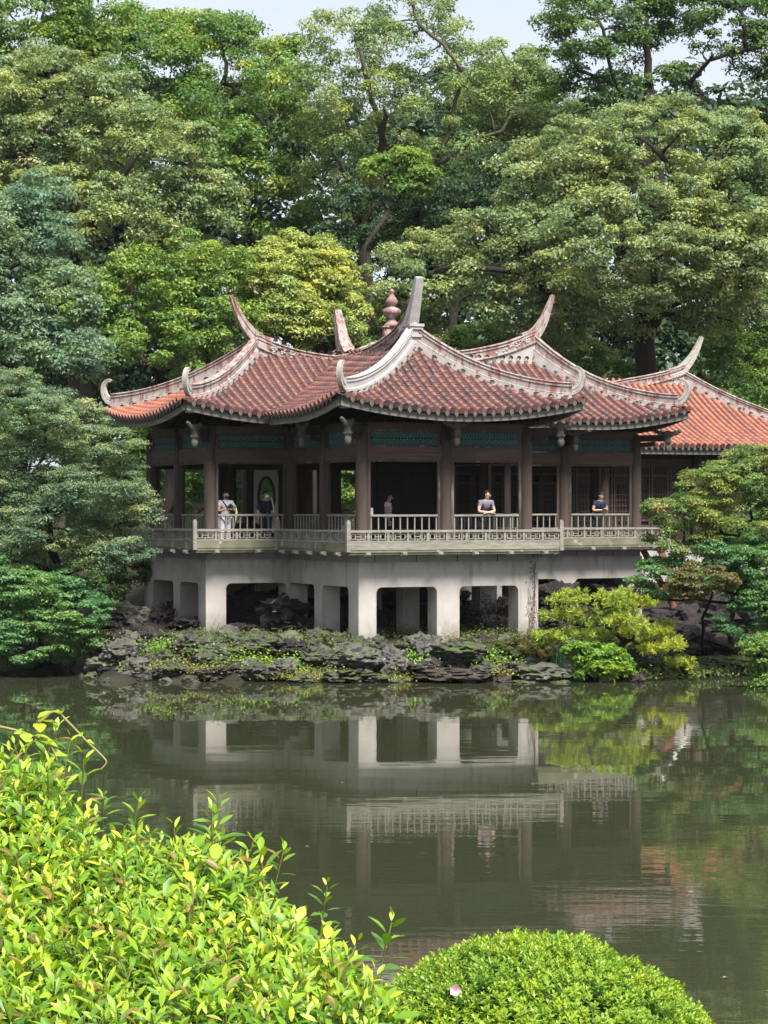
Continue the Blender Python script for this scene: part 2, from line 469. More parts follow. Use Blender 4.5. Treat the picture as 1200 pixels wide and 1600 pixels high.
# plan outlines (porch + hall as one polygon), offset outward by o
def plan(o):
    return [(-o, -o), (5.05 + o, -o), (5.05 + o, 5.05 - o), (11.53 + o, 5.05 - o), (11.53 + o, 10.1 + o), (-2.53 - o, 10.1 + o), (-2.53 - o, 5.05 - o), (-o, 5.05 - o)]
def slab(name, o, z0, z1, mat):
    mb = MB(); extrude_outline(mb, plan(o), lambda a, d, z: (a, z, z0 + d), z1 - z0)
    return mb.build(name, mat, PAV)
slab('stone_band', .10, WT - .05, 3.30, M['stone_band'])
slab('floor', .72, 3.305, FLOOR, M['floor'])
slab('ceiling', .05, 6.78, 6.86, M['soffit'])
# joints in the stone band
mb = MB()
for k in range(5): mb.box((.35 + k * 1.25, -.1015, 3.20), (.02, .01, .20))
for k in range(4): mb.box((6.9 + k * 1.25, 4.9485, 3.20), (.02, .01, .20))
mb.build('band_joints', M['wood_dark'], PAV)

# ---- columns
colm = MB(); colm.lathe([(.185, 0), (.185, .08), (.165, .12), (.17, 1.2), (.165, 2.6), (.155, 3.4)], n=20)
colmesh = colm.mesh('column', M['column'], True)
COLS = [(0, 0), (2.53, 0), (5.05, 0), (0, 2.53), (5.05, 2.53), (0, 5.05), (5.05, 5.05), (-2.53, 5.05), (8.99, 5.05), (11.53, 5.05),
        (-2.53, 7.58), (-2.53, 10.1), (0, 10.1), (5.05, 10.1), (8.99, 10.1), (11.53, 10.1), (11.53, 7.58), (2.53, 10.1)]
for u, v in COLS: link('column', colmesh, PAV, (u, v, FLOOR))
sqm = MB(); sqm.box((0, 0, 1.7), (.2, .2, 3.4)); sqmesh = sqm.mesh('inner_post', M['wood_dark'])
for u, v in ((1.0, 7.4), (3.9, 7.4), (7.5, 7.6), (2.53, 5.05), (7.02, 5.05)): link('inner_post', sqmesh, PAV, (u, v, FLOOR))

# ---- one bay between two columns: beams, lattice, frame, balustrade
def fret_cell(mb, o, e, w, h, z, dpt, rnd):
    """one meander cell of the lattice, bars along e and vertical"""
    b = .024
    def H(x0, x1, zz): mb.bar(o + e * x0 + Vector((0, 0, zz)), o + e * x1 + Vector((0, 0, zz)), dpt, b)
    def V(x, z0, z1): mb.bar(o + e * x + Vector((0, 0, z0)), o + e * x + Vector((0, 0, z1)), dpt, b)
    H(0, w * .78, z + h * .5); V(w * .78, z + h * .2, z + h * .8); H(w * .22, w * .78, z + h * .8); H(w * .22, w * .78, z + h * .2)
    V(w * .22, z + h * .62, z + h * .8); V(w * .22, z + h * .2, z + h * .38); V(w * .5, z + h * .5, z + h * .65); V(w * .5, z, z + h * .2); V(w * .5, z + h * .8, z + h)
    V(w * 1.0, z, z + h)

def bay(p0, p1, rail=True, lattice=True, door=False):
    p0 = Vector((*p0, 0)); p1 = Vector((*p1, 0)); e = (p1 - p0).normalized(); L = (p1 - p0).length; n = Vector((e.y, -e.x, 0))
    z = Vector((0, 0, 1))
    a, b = p0 + e * .15, p1 - e * .15
    mb = MB()
    mb.bar(a + z * 6.07, b + z * 6.07, .16, .36); mb.bar(a + z * 6.82, b + z * 6.82, .18, .2)
    mb.build('beam', M['beam'], PAV)
    mb = MB()
    mb.bar(a + z * 5.865, b + z * 5.865, .10, .05); mb.bar(a + z * 6.275, b + z * 6.275, .12, .05); mb.bar(a + z * 6.70, b + z * 6.70, .12, .04)
    for q in (a + e * .06, b - e * .06): mb.bar(q + z * FLOOR, q + z * 5.84, .08, .08); mb.bar(q + z * 6.30, q + z * 6.68, .08, .08)
    mb.build('opening_frame', M['column'], PAV)
    if lattice:
        lw = L - .54
        k = max(2, round(lw / .2)); w = lw / k
        mb = MB()
        for i in range(k):
            for j in range(2):
                fret_cell(mb, a + e * (.12 + i * w) + n * .01, e, w, .19, 6.30 + j * .19, .02, i)
        pt = mb.build('lattice_panel', M['teal'], PAV)
        mb = MB(); mb.bar(a + e * .1 - n * .05 + z * 6.49, b - e * .1 - n * .05 + z * 6.49, .01, .38); mb.build('lattice_backing', M['panel_back'], pt)
    if rail:
        rl = MB(); rl.bar(a + e * .1 + z * 4.37, b - e * .1 + z * 4.37, .09, .055); rl.bar(a + e * .1 + z * 3.58, b - e * .1 + z * 3.58, .07, .05)
        ro = rl.build('balustrade', M['wood_pale'], PAV)
        nb = round((L - .5) / .215)
        for i in range(nb + 1):
            q = a + e * (.13 + (L - .56) * i / nb)
            link('baluster', balm, ro, q + z * 3.605)
bm_ = MB(); bm_.box((0, 0, .37), (.034, .034, .735)); balm = bm_.mesh('baluster', M['wood_pale'])
for a, b in (((0, 0), (2.53, 0)), ((2.53, 0), (5.05, 0)), ((0, 2.53), (0, 0)), ((0, 5.05), (0, 2.53)), ((-2.53, 5.05), (0, 5.05)),
             ((8.99, 5.05), (11.53, 5.05)), ((5.05, 5.05), (8.99, 5.05)), ((-2.53, 7.58), (-2.53, 5.05)), ((-2.53, 10.1), (-2.53, 7.58)),
             ((5.05, 0), (5.05, 2.53)), ((5.05, 2.53), (5.05, 5.05)), ((11.53, 5.05), (11.53, 7.58)), ((11.53, 7.58), (11.53, 10.1)), ((0, 10.1), (-2.53, 10.1)), ((5.05, 10.1), (2.53, 10.1))):
    bay(a, b)

# ---- low fence along the deck edge
def fence_run(p0, p1, posts=(True, True), moss=False):
    p0 = Vector((*p0, 0)); p1 = Vector((*p1, 0)); e = (p1 - p0).normalized(); L = (p1 - p0).length; n = Vector((e.y, -e.x, 0)); z = Vector((0, 0, 1))
    fm = M['wood_pale']
    mb = MB()
    mb.bar(p0 + z * 3.945, p1 + z * 3.945, .10, .065)
    mb.bar(p0 + z * 3.665, p1 + z * 3.665, .08, .05)
    fo = mb.build('deck_fence', fm, PAV)
    mb = MB(); mb.bar(p0 - n * .01 + z * 3.54, p1 - n * .01 + z * 3.54, .09, .2); mb.build('edge_board', M['wood_moss'] if moss else fm, fo)
    mb = MB(); mb.bar(p0 - n * .06 + z * 3.40, p1 - n * .06 + z * 3.40, .16, .06); mb.build('edge_board', M['wood_moss'], fo)
    k = max(2, round(L / .57)); w = L / k
    for i in range(k):
        c0 = p0 + e * (i * w)
        if i:
            mb = MB(); mb.bar(c0 + z * 3.69, c0 + z * 3.913, .07, .07); mb.build('fence_post', fm, fo)
        mb = MB()
        x0, x1, z0, z1, b = .085, w - .085, 3.73, 3.87, .024
        for aa, bb, za, zb in ((x0, x1, z0, z0), (x0, x1, z1, z1), (x0, x0, z0, z1), (x1, x1, z0, z1), (.03, x0, 3.80, 3.80), (x1, w - .03, 3.80, 3.80),
                               (w * .36, w * .64, 3.80, 3.80), (w * .5, w * .5, z1, 3.915), (w * .5, w * .5, 3.69, z0), (w * .36, w * .36, z0, z1), (w * .64, w * .64, z0, z1)):
            mb.bar(c0 + e * aa + z * za, c0 + e * bb + z * zb, .03, b)
        mb.build('fret_panel', M['wood_pale'], fo)
    for f, q in zip(posts, (p0, p1)):
        if f:
            mb = MB(); mb.box((q.x, q.y, 3.80), (.11, .11, .82)); mb.box((q.x, q.y, 4.225), (.07, .07, .05)); mb.build('fence_post', fm, fo)
    kk = max(2, round(L / 1.12))
    for i in range(kk):
        q = p0 + e * (L * (i + .5) / kk)
        mb = MB(); mb.bar(q - n * .8 + z * 3.33, q + n * .10 + z * 3.33, .15, .11); mb.bar(q + n * .10 + z * 3.345, q + n * .16 + z * 3.345, .13, .07); mb.build('joist_end', M['wood_pale'], fo)
o = .72
fence_run((-o, -o), (5.05 + o, -o))
fence_run((-o, 5.05 - o), (-o, -o), (True, False), True)
fence_run((-2.53 - o, 5.05 - o), (-o, 5.05 - o), (True, False), True)
fence_run((-2.53 - o, 10.1 + o), (-2.53 - o, 5.05 - o), (True, False), True)
fence_run((5.05 + o, -o), (5.05 + o, 5.05 - o), (False, True))
fence_run((5.05 + o, 5.05 - o), (11.53 + o, 5.05 - o), (False, True), True)

# ---- back wall: dark panels, pale plaster panels, oval window, lattice doors
def back_panel(u0, u1, mat, z0=FLOOR, z1=6.7, name='back_panel', v=10.1):
    mb = MB(); mb.box(((u0 + u1) / 2, v, (z0 + z1) / 2), (u1 - u0, .06, z1 - z0)); return mb.build(name, mat, PAV)
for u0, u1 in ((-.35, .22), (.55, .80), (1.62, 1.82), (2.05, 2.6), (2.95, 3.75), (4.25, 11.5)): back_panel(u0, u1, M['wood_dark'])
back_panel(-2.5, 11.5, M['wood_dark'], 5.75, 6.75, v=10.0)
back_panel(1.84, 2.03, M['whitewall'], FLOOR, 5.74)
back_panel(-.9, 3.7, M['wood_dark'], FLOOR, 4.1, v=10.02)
# plaster panel with an oval hole
u0, u1, z0_, z1_ = .80, 1.62, FLOOR + .3, 5.74
bm = bmesh.new(); N_ = 32
oc = ((u0 + u1) / 2, 4.92); ra, rb = .26, .60
outer, inner = [], []
for k in range(N_):
    an = 2 * math.pi * k / N_
    c, s = math.cos(an), math.sin(an)
    t = min((u1 - u0) / 2 / max(abs(c), 1e-6), (z1_ - oc[1]) / max(s, 1e-6) if s > 0 else (oc[1] - z0_) / max(-s, 1e-6))
    outer.append(bm.verts.new((oc[0] + c * t, 10.08, oc[1] + s * t)))
    inner.append(bm.verts.new((oc[0] + c * ra, 10.08, oc[1] + s * rb)))
for k in range(N_): bm.faces.new((outer[k], outer[(k + 1) % N_], inner[(k + 1) % N_], inner[k]))
ex = bmesh.ops.extrude_face_region(bm, geom=bm.faces[:])
for q in ex['geom']:
    if isinstance(q, bmesh.types.BMVert): q.co.y += .06
me = bpy.data.meshes.new('plaster_panel'); bm.to_mesh(me); bm.free(); me.materials.append(M['whitewall'])
pp = link('plaster_panel', me, PAV)
mb = MB(); ring = [(oc[0] + math.cos(2 * math.pi * k / 32) * ra, 10.06, oc[1] + math.sin(2 * math.pi * k / 32) * rb) for k in range(33)]
mb.tube(ring, .05, 6); mb.build('oval_frame', M['beam'], pp)
def lattice_door(u, v, parent, w=.6, z0=FLOOR, h=2.3):
    mb = MB()
    for x in (-w / 2 + .03, w / 2 - .03): mb.box((u + x, v, z0 + h / 2), (.06, .05, h))
    for zz in (.05, .55, .75, h - .05, h - .35): mb.box((u, v, z0 + zz), (w, .045, .07))
    d = mb.build('lattice_door', M['beam'], parent)
    mb = MB()
    for i in range(5): mb.box((u - w / 2 + w * (i + 1) / 6, v, z0 + 1.35), (.02, .03, 1.15))
    for i in range(6): mb.box((u, v, z0 + .85 + i * .19), (w - .1, .03, .02))
    mb.build('door_lattice', M['beam'], d)
for i in range(7): lattice_door(7.4 + i * .62, 9.95, PAV)

# ------------------------------------------------------------------ roofs
def prof(s): return .60 * s + .40 * s * s
class Slope:
    def __init__(s, O, e, n, L, T, Lc0, Lc1, t0=None, t1=None, eave=EAVE, rise=RISE, up=UP):
        s.O = Vector((*O, 0)); s.e = Vector((*e, 0)); s.n = Vector((*n, 0)); s.L = L; s.T = T; s.c0 = Lc0; s.c1 = Lc1
        s.t0f = t0 or (lambda a: 0.0); s.eave, s.rise, s.up = eave, rise, up
    def t1(s, a):
        m = 1.0
        if s.c0: m = min(m, a / s.c0)
        if s.c1: m = min(m, (s.L - a) / s.c1)
        return max(0, m) * s.T
    def z(s, a, t):
        q = t / s.T
        z = s.eave + s.rise * prof(max(q, -.1))
        for c, d in ((s.c0, a), (s.c1, s.L - a)):
            if c: z += s.up * max(0, 1 - d / c) ** 2 * max(0, 1 - q)
        return z
    def pt(s, a, t, dz=0):
        p = s.O + s.e * a + s.n * t; p.z = s.z(a, t) + dz; return p

TR, TLEN, PITCH = .078, .27, .28
def tile_verts(n=5):
    """half-round tile, local x across, y up the slope, z out; the lower end closed with a disc"""
    vs = []
    for y, r in ((0, TR), (TLEN + .03, TR * .86)):
        for k in range(n + 1):
            an = math.pi * k / n
            vs.append((r * math.cos(an), y, r * math.sin(an) * 1.05 - .005))
    fs = [(k, k + 1, n + 2 + k, n + 1 + k) for k in range(n)]
    fs.append(tuple(range(n, -1, -1)))
    return vs, fs
TV, TF = tile_verts()
tsm = bpy.data.meshes.new('roof_tile'); tsm.from_pydata(TV, [], TF); tsm.materials.append(M['tile_single'])
tsm.polygons.foreach_set("use_smooth", np.array([len(f) == 4 for f in TF])); tsm.update()
tsn = tsm.copy(); tsn.materials[0] = M['tile_single_bright']
eb = MB(); eb.lathe([(TR * 1.12, -.012), (TR * 1.12, .012)], n=12); emesh = eb.mesh('tile_end', M['tile_single'])
db = MB(); w_ = .075
db.add([(-w_, 0, .02), (w_, 0, .02), (w_ * .9, 0, -.05), (0, 0, -.14), (-w_ * .9, 0, -.05), (-w_, .02, .02), (w_, .02, .02), (w_ * .9, .02, -.05), (0, .02, -.14), (-w_ * .9, .02, -.05)],
       [(0, 4, 3, 2, 1), (5, 6, 7, 8, 9), (0, 1, 6, 5), (1, 2, 7, 6), (2, 3, 8, 7), (3, 4, 9, 8), (4, 0, 5, 9)])
dmesh = db.mesh('drip_tile', M['drip'])
BRIGHT_TILES = set()
SINGLES = []         # candidate (distance, matrix, slope parent, tint)
rng = random.Random(7)

def frame_at(S, a, t):
    p = S.pt(a, t); d = (S.pt(a, t + .15) - S.pt(a, t - .02)).normalized()
    x = (S.e - d * S.e.dot(d)).normalized(); nn = x.cross(d)
    if nn.z < 0: x = -x; nn = x.cross(d)
    m = Matrix((x, d, nn)).transposed().to_4x4(); m.translation = p
    return m

def build_slope(name, S, parent, single=False, tiles=True, ends=True, fascia=True, fa0=0.0, fa1=None, pitch=PITCH):
    """tile surface of one roof slope"""
    nr = int(S.L / pitch); off = (S.L - nr * pitch) / 2
    pan = MB()
    ps = .125
    for i in range(nr + 1):
        a0 = max(0.001, off + (i - .5) * pitch); a1 = min(S.L - .001, off + (i + .5) * pitch)
        am = (a0 + a1) / 2
        t = max(S.t0f(a0), S.t0f(a1)) - (0.04 if S.t0f(am) == 0 else .12); te = max(S.t1(a0), S.t1(a1)); t = max(t, -.04)
        c = 0
        while t < te:
            t2 = min(t + ps, te + .02)
            p = [S.pt(a0, t, .028), S.pt(a1, t, .028), S.pt(a1, t2, .0), S.pt(a0, t2, .0), S.pt(a0, t, .0), S.pt(a1, t, .0)]
            pan.add(p, [(0, 1, 2, 3), (4, 5, 1, 0)], rng.random())
            t += ps
    so = pan.build(name, M['pan'], parent)
    tm = MB(); bulk = 0
    for i in range(nr):
        a = off + (i + .5) * pitch
        ts = S.t0f(a); te = S.t1(a)
        if te - ts < .1: continue
        if not tiles: break
        base = rng.random()
        t = ts - (.06 if ts == 0 else .0); first = (ts == 0)
        step = TLEN * .93
        while t < te - .05:
            m = frame_at(S, a, t); m.translation += m.to_3x3() @ Vector((0, 0, .02))
            tint = min(1, max(0, .5 * base + .5 * rng.random() + rng.uniform(-.1, .1)))
            SINGLES.append((single, m, so, tint))
            if first and ends:
                eo = link('tile_end', emesh, so)
                mm = m.copy(); q = mm.to_3x3() @ Vector((0, -.012, .03)); mm.translation += q
                eo.matrix_local = mm @ Matrix.Rotation(R(90), 4, 'X')
            first = False
            t += step
        if ts == 0 and ends:
            a2 = a + pitch / 2
            if a2 < S.L - .1:
                p = S.pt(a2, -.06, .0)
                do = link('drip_tile', dmesh, so)
                do.matrix_local = Matrix.Translation(p) @ Matrix((S.e, S.n, Vector((0, 0, 1)))).transposed().to_4x4()
    # soffit sheet and fascia board
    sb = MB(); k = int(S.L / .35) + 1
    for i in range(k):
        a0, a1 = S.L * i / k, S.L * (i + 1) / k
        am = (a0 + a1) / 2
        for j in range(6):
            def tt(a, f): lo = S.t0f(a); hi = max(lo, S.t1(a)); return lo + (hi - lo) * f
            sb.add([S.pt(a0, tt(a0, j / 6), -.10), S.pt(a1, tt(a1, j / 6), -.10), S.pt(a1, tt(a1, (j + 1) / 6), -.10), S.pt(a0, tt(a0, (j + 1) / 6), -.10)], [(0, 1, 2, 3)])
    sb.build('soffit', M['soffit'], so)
    if fascia:
        fb = MB(); fa1 = S.L if fa1 is None else fa1
        n = 40
        vs = []
        for i in range(n + 1):
            a = fa0 + (fa1 - fa0) * i / n
            aa = min(max(a, .12), S.L - .12)
            for t, dz in ((.05, -.05), (.05, -.29), (.12, -.29), (.12, -.05)): vs.append(S.pt(aa, t, dz))
        fs = [(i * 4 + k2, i * 4 + (k2 + 1) % 4, (i + 1) * 4 + (k2 + 1) % 4, (i + 1) * 4 + k2) for i in range(n) for k2 in range(4)]
        fs += [(3, 2, 1, 0), (n * 4, n * 4 + 1, n * 4 + 2, n * 4 + 3)]
        fb.add(vs, fs); fb.build('fascia', M['fascia'], so)
        # rafters under the overhang
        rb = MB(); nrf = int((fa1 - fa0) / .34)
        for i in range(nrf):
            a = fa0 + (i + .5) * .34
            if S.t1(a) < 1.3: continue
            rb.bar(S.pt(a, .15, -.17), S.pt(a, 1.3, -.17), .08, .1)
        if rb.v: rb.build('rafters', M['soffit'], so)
    return so

AU0, AU1 = -.15, 9.33          # main ridge ends
AV = 2.1                       # porch ridge front end
def t0_main(a):
    u = a - 3.78
    if -1.25 < u < 2.525: return u + 1.25
    if 2.525 <= u < 6.3: return 6.3 - u
    return 0.0
S_mf = Slope((-3.78, 3.8), (1, 0), (0, 1), 16.56, 3.775, AU0 + 3.78, 12.78 - AU1, t0_main)
S_ml = Slope((-3.78, 11.35), (0, -1), (1, 0), 7.55, AU0 + 3.78, 3.775, 3.775)
S_mr = Slope((12.78, 3.8), (0, 1), (-1, 0), 7.55, 12.78 - AU1, 3.775, 3.775)
S_mb = Slope((12.78, 11.35), (-1, 0), (0, -1), 16.56, 3.775, 12.78 - AU1, AU0 + 3.78)
S_pf = Slope((-1.25, -1.25), (1, 0), (0, 1), 7.55, AV + 1.25, 3.775, 3.775)
S_pl = Slope((-1.25, 7.575), (0, -1), (1, 0), 8.825, 3.775, 0, AV + 1.25, lambda a: max(0, 7.575 - a - 3.8))
S_pr = Slope((6.3, -1.25), (0, 1), (-1, 0), 8.825, 3.775, AV + 1.25, 0, lambda a: max(0, a - 1.25 - 3.8))
build_slope('roof_slope', S_pf, PAV, 3)
build_slope('roof_slope', S_mf, PAV, 2, fascia=False)
for fa0, fa1 in ((0, 2.55), (10.05, 16.56)):
    pass
build_slope('roof_slope', S_pl, PAV, 1, fa0=3.80)
BRIGHT_TILES.add(build_slope('roof_slope', S_ml, PAV, 1).name)  # left end slope takes the sunlit-coloured tiles
build_slope('roof_slope', S_pr, PAV, 0, fa1=5.0)
build_slope('roof_slope', S_mr, PAV, 0)
build_slope('roof_slope', S_mb, PAV, 0)
def fascia_only(S, fa0, fa1):
    fb = MB(); n = 30; vs = []
    for i in range(n + 1):
        a = min(max(fa0 + (fa1 - fa0) * i / n, .12), S.L - .12)
        for t, dz in ((.05, -.05), (.05, -.29), (.12, -.29), (.12, -.05)): vs.append(S.pt(a, t, dz))
    fs = [(i * 4 + k2, i * 4 + (k2 + 1) % 4, (i + 1) * 4 + (k2 + 1) % 4, (i + 1) * 4 + k2) for i in range(n) for k2 in range(4)]
    fs += [(3, 2, 1, 0), (n * 4, n * 4 + 1, n * 4 + 2, n * 4 + 3)]
    fb.add(vs, fs); fb.build('fascia', M['fascia'], PAV)
fascia_only(S_mf, 0, 2.58); fascia_only(S_mf, 10.02, 16.56)

# ---- swept ridge bands
BANDP = [(-1, 0), (-1.35, .03), (-1.35, .12), (-.85, .17), (-.85, .62), (-1.15, .66), (-1.15, .74), (-.8, .78), (-.8, .88), (-1.25, .92), (-1.1, 1.0)]
BANDP = BANDP + [(-x, y) for x, y in reversed(BANDP)]
def sweep(mb, base, top, w, profile=BANDP):
    n = len(base); k = len(profile); vs = []
    for i in range(n):
        d = Vector(base[min(i + 1, n - 1)]) - Vector(base[max(i - 1, 0)]); d.z = 0
        if d.length < 1e-6: d = Vector((1, 0, 0))
        d.normalize(); s = Vector((d.y, -d.x, 0))
        wi = w[i] if hasattr(w, '__len__') else w
        b_, t_ = Vector(base[i]), Vector(top[i])
        for x, y in profile: vs.append(b_.lerp(t_, y) + s * x * wi)
    fs = [(i * k + j, i * k + (j + 1) % k, (i + 1) * k + (j + 1) % k, (i + 1) * k + j) for i in range(n - 1) for j in range(k)]
    fs += [tuple(range(k - 1, -1, -1)), tuple((n - 1) * k + j for j in range(k))]
    mb.add(vs, fs)
RECT = [(-1, 0), (-1, 1), (1, 1), (1, 0)]
def interp(pts, n):
    """Catmull-Rom resample of points (tuples)"""
    pts = [Vector(p) for p in pts]; out = []
    seg = len(pts) - 1
    for i in range(n + 1):
        x = seg * i / n; k = min(int(x), seg - 1); f = x - k
        p0, p1, p2, p3 = pts[max(k - 1, 0)], pts[k], pts[k + 1], pts[min(k + 2, seg)]
        out.append(.5 * ((2 * p1) + (-p0 + p2) * f + (2 * p0 - 5 * p1 + 4 * p2 - p3) * f * f + (-p0 + 3 * p1 - 3 * p2 + p3) * f ** 3))
    return out

TILE_RIDGE = EAVE + RISE
def ridge(parent, topz, mapf, bandh=.40, w=.10, infill=None):
    """topz: list (a, z) of the ridge's top line; mapf(a, z)->xyz"""
    tp = interp([(a, z, 0) for a, z in topz], 48)
    top = [mapf(p.x, p.y) for p in tp]; bot = [mapf(p.x, p.y - bandh) for p in tp]
    mb = MB(); sweep(mb, bot, top, w); ro = mb.build('ridge', M['band'], parent)
    mb = MB(); low = [mapf(p.x, TILE_RIDGE - .25) for p in tp]
    b2 = [mapf(p.x, max(p.y - bandh + .01, TILE_RIDGE - .24)) for p in tp]
    sweep(mb, low, b2, w * .75, RECT); mb.build('ridge_plaster', M['plaster'], ro)
    return ro
def horn(parent, cl, wid, dep, mat=None, name='ridge_horn', n=18):
    """tapering horn along centre line cl (3D points): wid across, dep along its bend"""
    p = interp(cl, n); mb = MB(); vs = []
    side = wid[2]
    for i, q in enumerate(p):
        d = (p[min(i + 1, n)] - p[max(i - 1, 0)]).normalized(); s = side.normalized(); b = s.cross(d).normalized()
        f = i / n; w = wid[0] + (wid[1] - wid[0]) * f; h = dep[0] + (dep[1] - dep[0]) * f
        for x, y in ((-1, -1), (1, -1), (1.0, -.2), (.7, 0), (1, .2), (1, 1), (-1, 1), (-1, .2), (-.7, 0), (-1, -.2)): vs.append(q + s * x * w / 2 + b * y * h / 2)
    k = 10
    fs = [(i * k + j, i * k + (j + 1) % k, (i + 1) * k + (j + 1) % k, (i + 1) * k + j) for i in range(n) for j in range(k)]
    fs += [tuple(range(k - 1, -1, -1)), tuple(n * k + j for j in range(k))]
    mb.add(vs, fs); return mb.build(name, mat or M['horn'], parent)
def carving(parent, pts, ext, seed):
    r = random.Random(seed); mb = MB()
    for _ in range(22):
        f = r.random(); k = min(int(f * (len(pts) - 1)), len(pts) - 2); q = Vector(pts[k]).lerp(Vector(pts[k + 1]), f * (len(pts) - 1) - k)
        q.z += r.uniform(-ext, ext)
        mb.ellipsoid(q, (r.uniform(.03, .07), .05, r.uniform(.02, .05)), 6, 4)
    mb.build('carved_flowers', M['plaster'], parent)

# main ridge
mapm = lambda a, z: (a, 7.575, z)
rg = ridge(PAV, [(-.1, 9.78), (.4, 9.58), (1.1, 9.38), (1.9, 9.25), (2.6, 9.22), (3.2, 9.42), (3.8, 9.66), (4.4, 9.74), (5.0, 9.66), (5.8, 9.46), (6.6, 9.46), (7.5, 9.6), (8.4, 9.82), (9.3, 10.17)], mapm)
horn(rg, [(.35, 7.575, 9.45), (-.05, 7.575, 9.62), (-.42, 7.575, 9.98), (-.70, 7.575, 10.42), (-.92, 7.575, 10.92)], (.22, .15, Vector((0, 1, 0))), (.46, .10), M['band'])
horn(rg, [(8.9, 7.575, 9.85), (9.3, 7.575, 10.04), (9.6, 7.575, 10.42), (9.80, 7.575, 10.85), (9.97, 7.575, 11.30)], (.22, .15, Vector((0, 1, 0))), (.46, .10), M['band'])
carving(rg, [mapm(.35, 9.36), mapm(1.2, 9.13)], .08, 1); carving(rg, [mapm(7.9, 9.47), mapm(9.1, 9.85)], .08, 2); carving(rg, [mapm(1.9, 9.05), mapm(2.5, 9.03)], .06, 3)
for q in rg.children:
    if q.name.startswith('carved'): q.location.y = -.08
# porch ridge
mapp = lambda a, z: (2.525, a, z)
rp = ridge(PAV, [(2.16, 10.30), (2.35, 10.16), (2.7, 9.95), (3.3, 9.68), (4.0, 9.50), (4.7, 9.36), (5.4, 9.27)], mapp, .44, .12)
ridge(PAV, [(5.3, 9.19), (6.2, 9.17), (7.0, 9.18), (7.5, 9.2)], mapp, .36, .10)
carving(rp, [mapp(5.3, 9.04), mapp(4.85, 9.12)], .07, 4)
for q in rp.children:
    if q.name.startswith('carved'): q.location.x = -.10
# front horn, seen head on, with stepped foot
horn(rp, [(2.525, 2.62, 9.55), (2.525, 2.25, 9.80), (2.525, 2.02, 10.25), (2.525, 1.84, 10.68), (2.525, 1.68, 11.10)], (.34, .22, Vector((1, 0, 0))), (.44, .12), M['plaster'])
mb = MB()
for z0, z1, w, d in ((9.22, 9.42, .30, .40), (9.42, 9.50, .42, .52), (9.50, 9.64, .30, .40), (9.64, 9.72, .40, .50), (9.72, 9.80, .46, .56)):
    mb.box((2.525, 2.10, (z0 + z1) / 2), (w, d, z1 - z0 - .003))
mb.build('horn_foot', M['plaster'], rp)

# hip ridges with curled ends
def hip(parent, S, corner, apex, apex_top, curl=.92, mat='band', bandh=.36, w=.09, tail=.92, eave=EAVE, rise=RISE, up=UP, plast='plaster'):
    cu, cv = corner; au, av = apex
    n = 30; base = []; top = []
    for i in range(n + 1):
        s = 1 - i / n * tail                     # s=1 at the apex
        x, y = cu + (au - cu) * s, cv + (av - cv) * s
        z = eave + rise * prof(s) + up * (1 - s) ** 3
        b = z + .09
        t = b + bandh + (apex_top - (eave + rise + .09 + bandh)) * max(0, (s - .45) / .55) ** 2.4
        base.append(Vector((x, y, b + .6 * (t - b - bandh)))); top.append(Vector((x, y, t)))
    mb = MB(); sweep(mb, base, top, w); ho = mb.build('hip_ridge', M[mat], parent)
    mb = MB(); sweep(mb, [p - Vector((0, 0, .22 + .5 * max(0, (q - p).z - bandh))) if False else Vector((p.x, p.y, eave + rise * prof(1 - i / n * tail) - .05)) for i, (p, q) in enumerate(zip(base, top))],
                     [p + Vector((0, 0, .01)) for p in base], w * 1.5, RECT); mb.build('hip_plaster', M[plast], ho)
    # curl: rises from the low end and hooks back
    d = Vector((cu - au, cv - av, 0)).normalized(); e = top[-1]; zb = base[-1].z + bandh * .35
    q = Vector((e.x, e.y, zb))
    c = curl
    cl = [q - d * .30 + Vector((0, 0, .0)), q + d * .02, q + d * .22 * c + Vector((0, 0, .14 * c)), q + d * .30 * c + Vector((0, 0, .38 * c)), q + d * .27 * c + Vector((0, 0, .58 * c)), q + d * .13 * c + Vector((0, 0, .70 * c)), q + d * .03 * c + Vector((0, 0, .66 * c))]
    horn(ho, cl, (.15, .10, Vector((d.y, -d.x, 0))), (.27, .07), M['horn'], 'eave_curl', 22)
    return ho
ha = (2.525, AV)
hip(PAV, S_pf, (-1.25, -1.25), ha, 9.86, mat='plaster')
hip(PAV, S_pf, (6.3, -1.25), ha, 9.86, mat='band')
hip(PAV, S_ml, (-3.78, 3.8), (AU0, 7.575), 9.70)
hip(PAV, S_ml, (-3.78, 11.35), (AU0, 7.575), 9.70)
hip(PAV, S_mr, (12.78, 3.8), (AU1, 7.575), 10.05)
hip(PAV, S_mr, (12.78, 11.35), (AU1, 7.575), 10.05)
# rear arm behind the hall: its ridge horn shows above the main ridge
RU = 4.45
S_rl = Slope((RU - 3.775, 14.9), (0, -1), (1, 0), 7.3, 3.775, 3.3, 0, lambda a: max(0, a - 3.55))
S_rr = Slope((RU + 3.775, 7.6), (0, 1), (-1, 0), 7.3, 3.775, 0, 3.3, lambda a: max(0, 3.75 - a))
build_slope('roof_slope', S_rl, PAV, 0, ends=False); build_slope('roof_slope', S_rr, PAV, 0, ends=False)
S_rb = Slope((RU + 3.775, 14.9), (-1, 0), (0, -1), 7.55, 3.3, 3.775, 3.775)
build_slope('roof_slope', S_rb, PAV, 0, ends=False)
mapr = lambda a, z: (RU, a, z)
rr_ = ridge(PAV, [(7.8, 9.3), (9.5, 9.35), (10.8, 9.6), (11.5, 9.86)], mapr)
horn(rr_, [(RU, 11.0, 9.35), (RU, 11.45, 9.75), (RU, 11.75, 10.35), (RU, 12.0, 10.95)], (.48, .22, Vector((1, 0, 0))), (.5, .14), M['band'])
